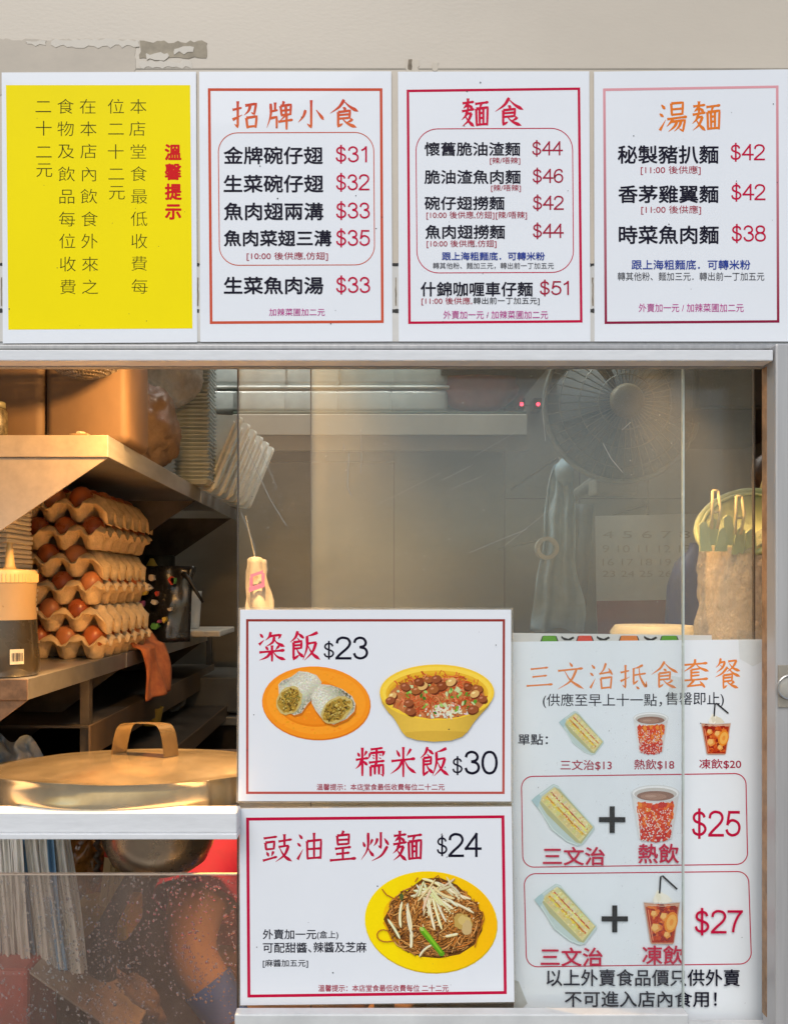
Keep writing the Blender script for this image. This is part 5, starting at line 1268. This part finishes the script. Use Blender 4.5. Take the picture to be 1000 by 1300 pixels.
p.ell(800, 440, 34, 28, (196, 160, 84), .5, 24, .12, rn); p.ell(806, 436, 24, 17, (214, 184, 110), .5, 20, .15, rn); p.ell(815, 460, 18, 26, (206, 176, 120), .2, 18, .12, rn)
p.poly([(650, 462), (664, 456), (690, 486), (716, 520), (738, 548), (734, 558), (722, 558), (700, 530), (672, 498), (654, 476)], (96, 158, 28)); p.poly([(656, 463), (664, 460), (690, 490), (714, 524), (730, 548), (724, 546), (700, 518), (676, 488)], (140, 196, 44)); p.ell(658, 464, 9, 6, (180, 204, 96), .7, 12)
p.poly([(580, 345), (590, 338), (596, 352), (590, 366), (582, 360)], (84, 96, 48))
p.done('bean_sprouts', plate)

# sandwich set poster, held between the two panes
ZA = (640, 790, .36); ZB = (640, 1040, .36)
M_paperb = mat('sandwich_paper', (.85, .885, .905), .36, var=.03, scale=5, bump=.05, bscale=25)
s = Sign('food_poster', .0385, [(647, 814.8), (974.5, 811.6), (984.5, 1302), (652, 1298)], 'tall sandwich set poster with an orange heading, cups and two rounded boxes', 'poster', ZA, M_paperb)
s.brush([('三', (75, 148, 172, 236)), ('文', (185, 140, 281, 241)), ('治', (298, 140, 388, 240)), ('抵', (405, 145, 501, 240)), ('食', (515, 136, 613, 237)), ('套', (622, 130, 722, 234)), ('餐', (740, 125, 832, 234))], I_hsw, 8.5)
s.text("(供應至早上十一點，", (135, 251, 555, 303), I_black, bold=.15); s.text("售罄即止)", (567, 246, 773, 299), I_black, bold=.15)
s.text("單點：", (48, 394, 153, 433), I_black, bold=.4)
for t, bx in (("三文治$13", (197, 485, 378, 523)), ("熱飲$18", (457, 483, 598, 521)), ("凍飲$20", (686, 482, 834, 518))): s.text(t, bx, I_dcrim, bold=.3, name='price')
s.rrect([(661, 985), (947, 981.4), (948.8, 1098), (662.5, 1101.5)], 15, 1.3, I_crim); s.rrect([(664.6, 1108.5), (950.5, 1105.8), (953.5, 1224.5), (667, 1228)], 15, 1.3, I_crim)
s.price("$25", (660, 664, 832, 756), I_crim)
def plus(x0, y0, x1, y1, w_):
    d = s.lay(); b = MB(); cx, cy = (x0 + x1) / 2, (y0 + y1) / 2
    b.face([P(*s.Z(*q), d) for q in ((cx - w_, y0), (cx + w_, y0), (cx + w_, cy - w_), (x1, cy - w_), (x1, cy + w_), (cx + w_, cy + w_), (cx + w_, y1), (cx - w_, y1), (cx - w_, cy + w_), (x0, cy + w_), (x0, cy - w_), (cx - w_, cy - w_))])
    b.build('plus_mark', ink('ink_soft_black', 34, 34, 34), s.root)
def sandwich(x0, y0, x1, y1, seed):
    p = Pic(s); rn = random.Random(seed); W, H = x1 - x0, y1 - y0
    q = lambda *pp: [(x0 + a / 100 * W, y0 + b / 100 * H) for a, b in pp]
    p.poly(q((0, 26), (6, 20), (34, 0), (42, 3), (98, 66), (99, 72), (80, 97), (72, 99), (55, 92), (30, 72), (18, 50)), (196, 212, 206))
    p.poly(q((10, 26), (36, 5), (44, 9), (97, 69), (78, 95), (70, 93), (48, 72), (24, 48)), (186, 184, 134))
    p.poly(q((12, 24), (36, 5), (96, 68), (76, 92)), (226, 212, 146))
    def band(t0, t1, c, jag, n=26):
        e0, e1 = (12, 24), (36, 5); f0, f1 = (76, 92), (96, 68); A, B = [], []
        for i in range(n + 1):
            u = .04 + .92 * i / n
            for t, L in ((t0 + rn.uniform(-jag, jag), A), (t1 + rn.uniform(-jag, jag), B)):
                L.append((e0[0] + (e1[0] - e0[0]) * t + (f0[0] - e0[0] + (f1[0] - e1[0] - f0[0] + e0[0]) * t) * u, e0[1] + (e1[1] - e0[1]) * t + (f0[1] - e0[1] + (f1[1] - e1[1] - f0[1] + e0[1]) * t) * u))
        for i in range(n): p.poly(q(A[i], A[i + 1], B[i + 1], B[i]), jitc(c, 10, rn))
    band(.05, .28, (222, 206, 136), 0); band(.28, .44, (240, 206, 70), .03); band(.36, .42, (204, 108, 48), .03, 14); band(.44, .58, (230, 216, 156), 0); band(.58, .72, (242, 226, 120), .03); band(.66, .73, (206, 70, 48), .02, 14); band(.73, .96, (228, 216, 156), 0)
    for i in range(130):
        t, u = rn.random(), rn.random()
        x = 12 + 24 * t + (64 - 4 * t) * u; y = 24 - 19 * t + (68 - 5 * t) * u
        p.ell(x0 + x / 100 * W, y0 + y / 100 * H, rn.uniform(.6, 2) * W / 100, rn.uniform(.4, 1.2) * W / 100, rn.choice(((236, 224, 168), (212, 196, 128), (246, 238, 192), (216, 180, 84))), .8, 7)
    p.line(q((4, 24), (20, 52), (34, 73), (56, 91), (72, 97)), 1.6 * W / 100, (220, 232, 226)); p.line(q((34, 2), (44, 6), (70, 36), (97, 66)), 1.4 * W / 100, (222, 234, 228)); p.line(q((2, 26), (34, 3)), 2 * W / 100, (214, 228, 224))
    p.poly(q((0, 26), (12, 16), (16, 22), (10, 38)), (176, 204, 206))
    p.done('sandwich_picture')
def hotcup(x0, y0, x1, y1, seed):
    p = Pic(s); rn = random.Random(seed); W, H = x1 - x0, y1 - y0
    X = lambda a: x0 + a / 100 * W; Y = lambda b: y0 + b / 100 * H
    bot = [(X(16 + 68 * i / 12), Y(93 + 6 * math.sin(PI * i / 12))) for i in range(13)]
    p.poly([(X(1), Y(17))] + bot + [(X(99), Y(17))], (232, 230, 226)); p.poly([(X(70), Y(20)), (X(70), Y(97))] + bot[9:] + [(X(98), Y(20))], (218, 214, 210))
    for i in range(420):
        v = rn.uniform(.34, .955); hw = 47 - 15 * v; u = rn.uniform(-1, 1); sc = rn.uniform(.7, 1.3)
        cx, cy = 50 + u * hw * .93, v * 100 + 3.5 * (1 - u * u) - 2
        c_ = rn.choice(((216, 60, 24), (228, 96, 24), (240, 144, 48), (204, 48, 36), (240, 120, 36), (228, 72, 24))) if v < .72 else rn.choice(((192, 36, 36), (204, 48, 36), (228, 84, 36), (216, 60, 36)))
        fx = max(.25, math.sqrt(1 - u * u * .93)); r0 = (7.0 if v < .62 else 4.6) * sc
        pts = []
        for k in range(9):
            a = 2 * PI * k / 9; j = rn.uniform(.55, 1.15); pts.append((X(cx + math.cos(a) * r0 * j * fx), Y(cy + math.sin(a) * r0 * .7 * j)))
        p.poly(pts, c_)
    for i in range(150):
        v = rn.uniform(.40, .95); hw = 47 - 15 * v; u = rn.uniform(-.95, .95)
        p.ell(X(50 + u * hw * .92), Y(v * 100 + 2), 1.6 * W / 100, 1 * W / 100, (240, 226, 214), rn.uniform(0, 3), 7)
    p.ell(X(50), Y(16), .50 * W, .145 * H, (222, 222, 220)); p.ell(X(50), Y(16), .475 * W, .125 * H, (244, 243, 240)); p.ell(X(50), Y(17.5), .44 * W, .11 * H, (206, 200, 192))
    p.ell(X(50), Y(20.5), .385 * W, .085 * H, (148, 112, 96)); p.ell(X(46), Y(21.5), .27 * W, .055 * H, (170, 132, 112)); p.ell(X(40), Y(21), .12 * W, .02 * H, (188, 152, 132))
    p.done('hot_cup_picture')
def coldcup(x0, y0, x1, y1, seed):
    p = Pic(s); rn = random.Random(seed); W, H = x1 - x0, y1 - y0
    X = lambda a: x0 + a / 100 * W; Y = lambda b: y0 + b / 100 * H
    p.poly([(X(3), Y(40)), (X(97), Y(40)), (X(82), Y(97)), (X(78), Y(99)), (X(24), Y(99)), (X(20), Y(97))], (206, 150, 120))
    p.poly([(X(8), Y(46)), (X(92), Y(46)), (X(80), Y(97)), (X(24), Y(97))], (176, 48, 20))
    for i in range(110):
        v = rn.uniform(.46, .96); hw = 42 - 13 * (v - .46) / .5; u = rn.uniform(-.95, .95)
        c_ = rn.choice(((204, 72, 24), (156, 36, 24), (216, 96, 36), (132, 36, 24), (192, 60, 24), (228, 120, 48)))
        p.ell(X(51 + u * hw * .88), Y(v * 98), rn.uniform(3, 9) * W / 100, rn.uniform(3, 8) * W / 100, c_, rn.uniform(0, 3), 9, .15, rn)
    for (cx, cy, r_) in ((34, 76, 14), (56, 60, 12), (30, 56, 10), (64, 86, 10)):
        p.ell(X(cx), Y(cy), r_ * W / 100, r_ * W / 100, (232, 150, 70), .4, 5); p.ell(X(cx - 2), Y(cy - 1), r_ * .7 * W / 100, r_ * .7 * W / 100, (244, 190, 110), .4, 5)
    p.ell(X(74), Y(68), .17 * W, .15 * H, (236, 140, 40), .25, 24); p.ell(X(75), Y(68), .125 * W, .115 * H, (246, 180, 84), .25, 24); p.ell(X(75), Y(68), .05 * W, .05 * H, (240, 150, 60), .25, 14)
    for pts in ([(26, 36), (38, 22), (52, 26), (50, 40), (30, 42)], [(50, 26), (66, 30), (78, 38), (60, 42), (48, 40)], [(34, 30), (42, 24), (50, 34), (40, 40)]): p.poly([(X(a), Y(b)) for a, b in pts], rn.choice(((240, 232, 206), (228, 220, 196), (246, 240, 222))))
    p.line([(X(2), Y(39.5)), (X(50), Y(41.5)), (X(98), Y(39.5))], 2.6 * W / 100, (214, 206, 196)); p.line([(X(4), Y(43)), (X(50), Y(45)), (X(96), Y(43))], 1.6 * W / 100, (232, 190, 160))
    p.line([(X(14), Y(50)), (X(27), Y(94))], 2.4 * W / 100, (226, 140, 100))
    p.line([(X(44), Y(27)), (X(47), Y(3)), (X(52), Y(2)), (X(90), Y(21))], 4.6 * W / 100, (40, 40, 44))
    p.done('cold_cup_picture')
sandwich(192, 312, 352, 471, 1); hotcup(453, 314, 578, 468, 2); coldcup(690, 282, 800, 468, 3)
sandwich(95, 570, 320, 792, 4); hotcup(447, 570, 617, 777, 5); plus(333, 649, 426, 743, 9)
s.zx, s.zy, s.zs = ZB
s.text("三文治", (135, 97, 354, 163), I_crim, bold=.9); s.text("熱飲", (471, 86, 615, 156), I_crim, bold=.9)
sandwich(105, 227, 328, 447, 6); coldcup(487, 195, 622, 443, 7); plus(342, 304, 435, 399, 9)
s.price("$27", (670, 320, 840, 403), I_crim); s.text("三文治", (127, 452, 346, 519), I_crim, bold=.9); s.text("凍飲", (485, 445, 632, 513), I_crim, bold=.9)
s.text("以上外賣食品價只供外賣", (148, 529, 830, 589), I_black, bold=.55); s.text("不可進入店內食用！", (212, 605, 748, 663), I_black, bold=.55)
M_tape = film('clear_tape', (.97, .97, .95), (.72, .72, .70), .04, .14, 40, grough=.15)
for pts in ([(852, 858), (880, 862), (858, 895), (846, 888)], [(936, 800), (962, 801), (970, 838), (955, 846), (938, 836)]):
    b = MB(); b.face([P(x, y, .0368) for x, y in pts]); b.build('clear_tape', M_tape, s.root)
b = MB(); b.face([P(x, y, .0369) for x, y in ((652, 1244), (658, 1246), (669, 1274), (664, 1279), (652, 1279))]); b.build('torn_corner', mat('torn_paper', (.60, .60, .55), .6, var=.12, scale=60), s.root)
# card with a strip of coloured cups behind the sandwich poster
s = Sign('bunting_card', .0425, [(650, 803.5), (903, 806.5), (903, 900), (650, 900)], 'card edge with green, red and orange cup shapes peeking above the sandwich poster', 'card', (0, 0, 1), mat('card_white', (.70, .68, .63), .4, var=.04))
for x0, x1, c_ in ((687, 709, (96, 160, 30)), (732, 754, (222, 72, 48)), (786, 812, (224, 132, 60)), (838, 862, (96, 160, 30))):
    s.poly([(x0 + 1, 807.5), (x1 - 3, 807.5), (x1 + 1, 818), (x0 - 3, 818)], ink('bunting_outline', 40, 36, 30), 'cup_outline')
    s.poly([(x0 + 2.4, 807), (x1 - 4.4, 807), (x1 - .8, 818), (x0 - 1.2, 818)], ink('bunting_%d' % c_[0] + str(c_[1]), *c_), 'cup_shape')
for x in (712, 757, 817):
    s.poly([(x, 807), (x + 3, 809), (x + 9, 811), (x + 15, 808), (x + 17, 810), (x + 12, 813), (x + 4, 813), (x, 810)], MATS['bunting_outline'], 'cup_outline')
M_speck = mat('dirt_speck', (.05, .045, .04), .8)
rn = random.Random(31)
for sg in [o for o in list(C.objects) if o.parent is None and o.name.split('.')[0] in ('menu_sign', 'food_poster')]:
    pm = [c_ for c_ in sg.children if c_.name.startswith('paper')][0]
    vs = [world_of(pm) @ v.co for v in pm.data.vertices]; fy = min(v.y for v in vs) - .0026
    fy = min((world_of(c_) @ v.co).y for c_ in sg.children if c_.name.split('.')[0] != 'sleeve' for v in c_.data.vertices) - .00003
    b = MB()
    for i in range(13):
        x, z = rn.uniform(min(v.x for v in vs) + .006, max(v.x for v in vs) - .01), rn.uniform(min(v.z for v in vs) + .006, max(v.z for v in vs) - .01); r0 = rn.choice((.0004, .0005, .0007, .0009))
        b.face([(x + r0 * math.cos(k * 1.05) * rn.uniform(.5, 1.2), fy, z + r0 * math.sin(k * 1.05) * rn.uniform(.5, 1.2)) for k in range(6)])
    tag(b.build('dirt_speck', M_speck, sg), kind='stuff')
# clear adhesive hook on the right post
hk = empty('adhesive_hook', P(996, 870, -.025), 'clear adhesive hook stuck to the grey post on the right', 'hook')
a, b2 = P(986.5, 898, -.0245), P(1014, 844, -.0245)
MB().box((a.x, -.0262, a.z), (b2.x, -.0243, b2.z), .0006).build('pad', mat('clear_pad', (.60, .54, .44), .15, var=.05, trans=.5, coat=.5), hk)
q = P(1001, 872, -.0265)
MB().lathe([(.013, 0), (.0135, .001), (.011, .003), (.004, .0035)], q + Vector((0, .0, 0)), 32, m=Matrix.Rotation(R(90), 4, 'X')).build('disc', mat('disc_clear', (.66, .62, .54), .12, var=.05, trans=.4), hk, smooth=True, auto=40)
MB().tube([q + Vector((math.cos(a) * .0125 - .0015, -.0045, math.sin(a) * .0125)) for a in [R(60) + R(200) * i / 16 for i in range(17)]], .0009, 6).build('wire', MATS['stainless'], hk)

# ------------------------------------------------------------------ the cook behind the steamy glass
def skin_body(nodes, edges, root, name, m, sub=2):
    """nodes: name -> (point, rx, ry)"""
    me = bpy.data.meshes.new(name); ks = list(nodes)
    me.from_pydata([nodes[k][0] for k in ks], [(ks.index(a), ks.index(b)) for a, b in edges], [])
    o = bpy.data.objects.new(name, me); C.objects.link(o)
    sk = o.modifiers.new('s', 'SKIN'); sk.use_smooth_shade = True
    for i, k in enumerate(ks): me.skin_vertices[0].data[i].radius = nodes[k][1:3]; me.skin_vertices[0].data[i].use_root = k == root
    sb_ = o.modifiers.new('u', 'SUBSURF'); sb_.levels = sub; sb_.render_levels = sub
    dg = bpy.context.evaluated_depsgraph_get(); dg.update()
    out = bpy.data.meshes.new_from_object(o.evaluated_get(dg))
    bpy.data.objects.remove(o); bpy.data.meshes.remove(me)
    out.materials.clear(); out.materials.append(m); out.polygons.foreach_set('use_smooth', [True] * len(out.polygons)); out.name = name
    r = bpy.data.objects.new(name, out); C.objects.link(r); return r
pd = .62
Sh = P(264, 1084, .55); El = P(237, 1208, .44); Wr = P(292, 1292, .42)     # right arm: shoulder, elbow, wrist
tx = P(372, 0, pd).x
hp = Vector((tx + .01, pd + .06, Sh.z - .50)); ch_ = Vector((tx - .01, pd, Sh.z - .13)); nk = Vector((tx, pd - .04, Sh.z + .06))
hd_ = Vector((tx, pd - .08, Sh.z + .19)); L_ = Vector((2 * tx - Sh.x, pd + .04, Sh.z)); LE = L_ + Vector((.05, -.05, -.27)); LW = LE + Vector((-.08, -.2, -.08))
V3 = Vector
hdv = (Wr - El).normalized()
nodes = {'hip': (hp, .145, .115), 'waist': (hp.lerp(ch_, .5), .14, .13), 'chest': (ch_, .165, .155), 'nb': (ch_.lerp(nk, .72), .075, .07), 'neck': (nk, .05, .05), 'jaw': (hd_ + V3((0, -.03, -.065)), .052, .058), 'head': (hd_ + V3((0, 0, -.01)), .076, .088), 'crown': (hd_ + V3((0, .01, .06)), .066, .078), 'top': (hd_ + V3((0, .01, .098)), .03, .035),
         'sr': (Sh, .080, .078), 'ur': (Sh.lerp(El, .5), .056, .056), 'er': (El, .044, .044), 'fr': (El.lerp(Wr, .4), .043, .043), 'wr': (Wr, .030, .026), 'pr': (Wr + hdv * .055, .040, .018),
         'sl': (L_, .062, .062), 'ul': (L_.lerp(LE, .5), .05, .05), 'el': (LE, .043, .043), 'fl': (LE.lerp(LW, .4), .041, .041), 'wl': (LW, .029, .026), 'pl': (LW + (LW - LE).normalized() * .06, .038, .018),
         'tr': (hp + V3((-.09, .0, -.08)), .09, .09), 'kr': (hp + V3((-.10, -.03, -.42)), .058, .062), 'ar': (hp + V3((-.10, .03, -.42 - (hp.z - .42) + .06)), .038, .042), 'tor': (hp + V3((-.11, -.11, -hp.z + .035)), .04, .03),
         'tl': (hp + V3((.09, .0, -.08)), .09, .09), 'kl': (hp + V3((.10, -.03, -.42)), .058, .062), 'al': (hp + V3((.10, .03, -.42 - (hp.z - .42) + .06)), .038, .042), 'tol': (hp + V3((.11, -.11, -hp.z + .035)), .04, .03)}
edges = [('hip', 'waist'), ('waist', 'chest'), ('chest', 'nb'), ('nb', 'neck'), ('neck', 'jaw'), ('jaw', 'head'), ('head', 'crown'), ('crown', 'top'), ('chest', 'sr'), ('sr', 'ur'), ('ur', 'er'), ('er', 'fr'), ('fr', 'wr'), ('wr', 'pr'),
         ('chest', 'sl'), ('sl', 'ul'), ('ul', 'el'), ('el', 'fl'), ('fl', 'wl'), ('wl', 'pl'), ('hip', 'tr'), ('tr', 'kr'), ('kr', 'ar'), ('ar', 'tor'), ('hip', 'tl'), ('tl', 'kl'), ('kl', 'al'), ('al', 'tol')]
def fingers(nodes, edges, wr, pl, hv, tag_, side):
    up = V3((0, -.35, -.9)); lat = hv.cross(up).normalized(); dn = lat.cross(hv).normalized()
    if dn.z > 0: dn = -dn
    for i, (ln, sp) in enumerate(((.062, -.027), (.070, -.009), (.066, .009), (.052, .026))):
        b0 = wr + hv * .085 + lat * sp
        n = [b0, b0 + hv * ln * .45 + dn * .008, b0 + hv * ln * .78 + dn * .026, b0 + hv * ln * .9 + dn * .048]
        prev = pl
        for j, q in enumerate(n): nodes['f%s%d%d' % (tag_, i, j)] = (q, (.0092, .0088, .0082, .007)[j], (.0092, .0088, .0082, .007)[j]); edges.append((prev, 'f%s%d%d' % (tag_, i, j))); prev = 'f%s%d%d' % (tag_, i, j)
    n = [wr + hv * .035 + lat * side * .036 + dn * .006, wr + hv * .06 + lat * side * .052 + dn * .018, wr + hv * .085 + lat * side * .050 + dn * .034]; prev = pl
    for j, q in enumerate(n): nodes['t%s%d' % (tag_, j)] = (q, (.011, .010, .0085)[j], (.011, .010, .0085)[j]); edges.append((prev, 't%s%d' % (tag_, j))); prev = 't%s%d' % (tag_, j)
fingers(nodes, edges, Wr, 'pr', hdv, 'r', -1); fingers(nodes, edges, LW, 'pl', (LW - LE).normalized(), 'l', 1)
M_skin = mat('skin', (.56, .30, .17), .5, var=.06, scale=30, sss=.12)
person = skin_body(nodes, edges, 'hip', 'person', M_skin)
tag(person, 'cook in a red shirt and blue glove reaching down behind the steamy glass', 'person')
pv = [v.co.copy() for v in person.data.vertices]
segs = [(k, nodes[a][0], nodes[b_][0]) for a, b_, k in [(e[0], e[1], e[0] + '-' + e[1]) for e in edges]]
def nearest(p):
    best = None
    for k, a, b_ in segs:
        ab = b_ - a; t = max(0, min(1, (p - a).dot(ab) / ab.length_squared)); dd = (p - a - ab * t).length
        if best is None or dd < best[0]: best = (dd, k, t)
    return best[1], best[2]
cls = [nearest(v) for v in pv]
def cloth(name, test, grow, m, taper=None):
    me = person.data; b = MB(); mp = {}
    for f in me.polygons:
        if all(test(*cls[i], pv[i]) for i in f.vertices):
            vs = []
            for i in f.vertices:
                if i not in mp: mp[i] = b.bm.verts.new(pv[i] + me.vertices[i].normal * (grow + (.016 * cls[i][1] if name == 'shirt' and cls[i][0] in ('sr-ur', 'sl-ul') else .016 if name == 'shirt' and cls[i][0] in ('ur-er', 'ul-el') else 0) + .004 * noise.noise(pv[i] * 16)))
                vs.append(mp[i])
            b.bm.faces.new(vs)
    fs = b.bm.faces[:]
    b.bm.normal_update()
    o = b.build(name, m, person, smooth=True); return o
cloth('shirt', lambda k, t, p: k in ('hip-waist', 'waist-chest', 'chest-nb', 'chest-sr', 'chest-sl') or k in ('sr-ur', 'sl-ul') or (k in ('ur-er', 'ul-el') and t < .12) or (k == 'nb-neck' and t < .3), .012, mat('red_shirt', (.27, .006, .055), .75, var=.12, scale=20, bump=.3))
cloth('trousers', lambda k, t, p: k in ('hip-tr', 'tr-kr', 'hip-tl', 'tl-kl', 'kr-ar', 'kl-al') and not (k in ('kr-ar', 'kl-al') and t > .9), .010, mat('dark_trousers', (.03, .03, .04), .8, var=.2))
cloth('shoe', lambda k, t, p: k == 'ar-tor', .012, mat('shoe_black', (.02, .02, .02), .5)); cloth('shoe', lambda k, t, p: k == 'al-tol', .012, MATS['shoe_black'])
M_glove = mat('blue_glove', (.05, .16, .70), .5, var=.15, scale=30, bump=.3)
cloth('glove', lambda k, t, p: (k[0] in 'ft' and len(k.split('-')[1]) > 2 and k.split('-')[1][1] == 'r') or k in ('wr-pr',) or (k == 'fr-wr' and t > .02), .004, M_glove)
cloth('glove', lambda k, t, p: (k[0] in 'ft' and len(k.split('-')[1]) > 2 and k.split('-')[1][1] == 'l') or k in ('wl-pl',) or (k == 'fl-wl' and t > .05), .004, M_glove)
b = MB(); b.grid(lambda u, v: hd_ + V3((math.cos(2 * PI * u) * .088 * math.cos(v * 1.57), .022 + math.sin(2 * PI * u) * .098 * math.cos(v * 1.57), .022 + .094 * math.sin(v * 1.57) - .055 * max(0, math.sin(2 * PI * u)) * (1 - v))), 40, 14)
b.build('hair', mat('black_hair', (.012, .010, .009), .5, var=.2, scale=200, stretch=(1, 1, .2), bump=.5), person, smooth=True)
M_eye = mat('eye_white', (.75, .74, .72), .25, var=0); M_iris = mat('eye_iris', (.03, .015, .01), .2, var=0)
for sx in (-1, 1):
    q = hd_ + V3((sx * .031, -.083, .002)); b = MB(); b.blob(q, (.013, .009, .008), 14, 10); e = b.build('eye', M_eye, person, smooth=True)
    b = MB(); b.blob(q + V3((0, -.007, 0)), (.005, .003, .005), 10, 8); b.build('iris', M_iris, e, smooth=True)
    b = MB(); b.blob(hd_ + V3((sx * .078, .005, -.008)), (.009, .018, .028), 12, 10); b.build('ear', M_skin, person, smooth=True)
b = MB(); b.blob(hd_ + V3((0, -.096, -.028)), (.014, .017, .022), 14, 10); b.build('nose', M_skin, person, smooth=True)
b = MB(); b.blob(hd_ + V3((0, -.088, -.062)), (.022, .007, .006), 14, 8); b.build('mouth', mat('lips', (.36, .12, .10), .45), person, smooth=True)
I_cal = ink('ink_calendar', 158, 148, 138)
# calendar on a hook at the back, seen through both panes
ZQ = (640, 440, .36)
s = Sign('wall_calendar', 1.30, [(755, 655), (890, 652), (890, 788), (757, 790)], 'wall calendar with a broad dark red foot hanging behind the dusty glass', 'calendar', ZQ, mat('calendar_paper', (.60, .58, .54), .6, var=.04))
s.text("4 5 6 7 8", (345, 650, 655, 676), I_cal, name='dates'); s.text("9 10 11 12 13", (345, 700, 655, 726), I_cal, name='dates'); s.text("16 17 18 19 20", (345, 748, 655, 772), I_cal, name='dates'); s.text("23 24 25 26 27", (345, 790, 655, 812), I_cal, name='dates')
b = MB(); b.prism([P(x, y, 1.296) for x, y in ((757, 763), (890, 761), (891, 812), (759, 812))], .003); b.build('red_foot', mat('calendar_red', (.30, .045, .06), .5, var=.1), s.root)
q = P(822, 655, 1.3); MB().tube([q + Vector((0, .0, .004)), q + Vector((0, .01, .03)), (q.x, YB, q.z + .03)], .003, 6).build('hook', M_wire, s.root)
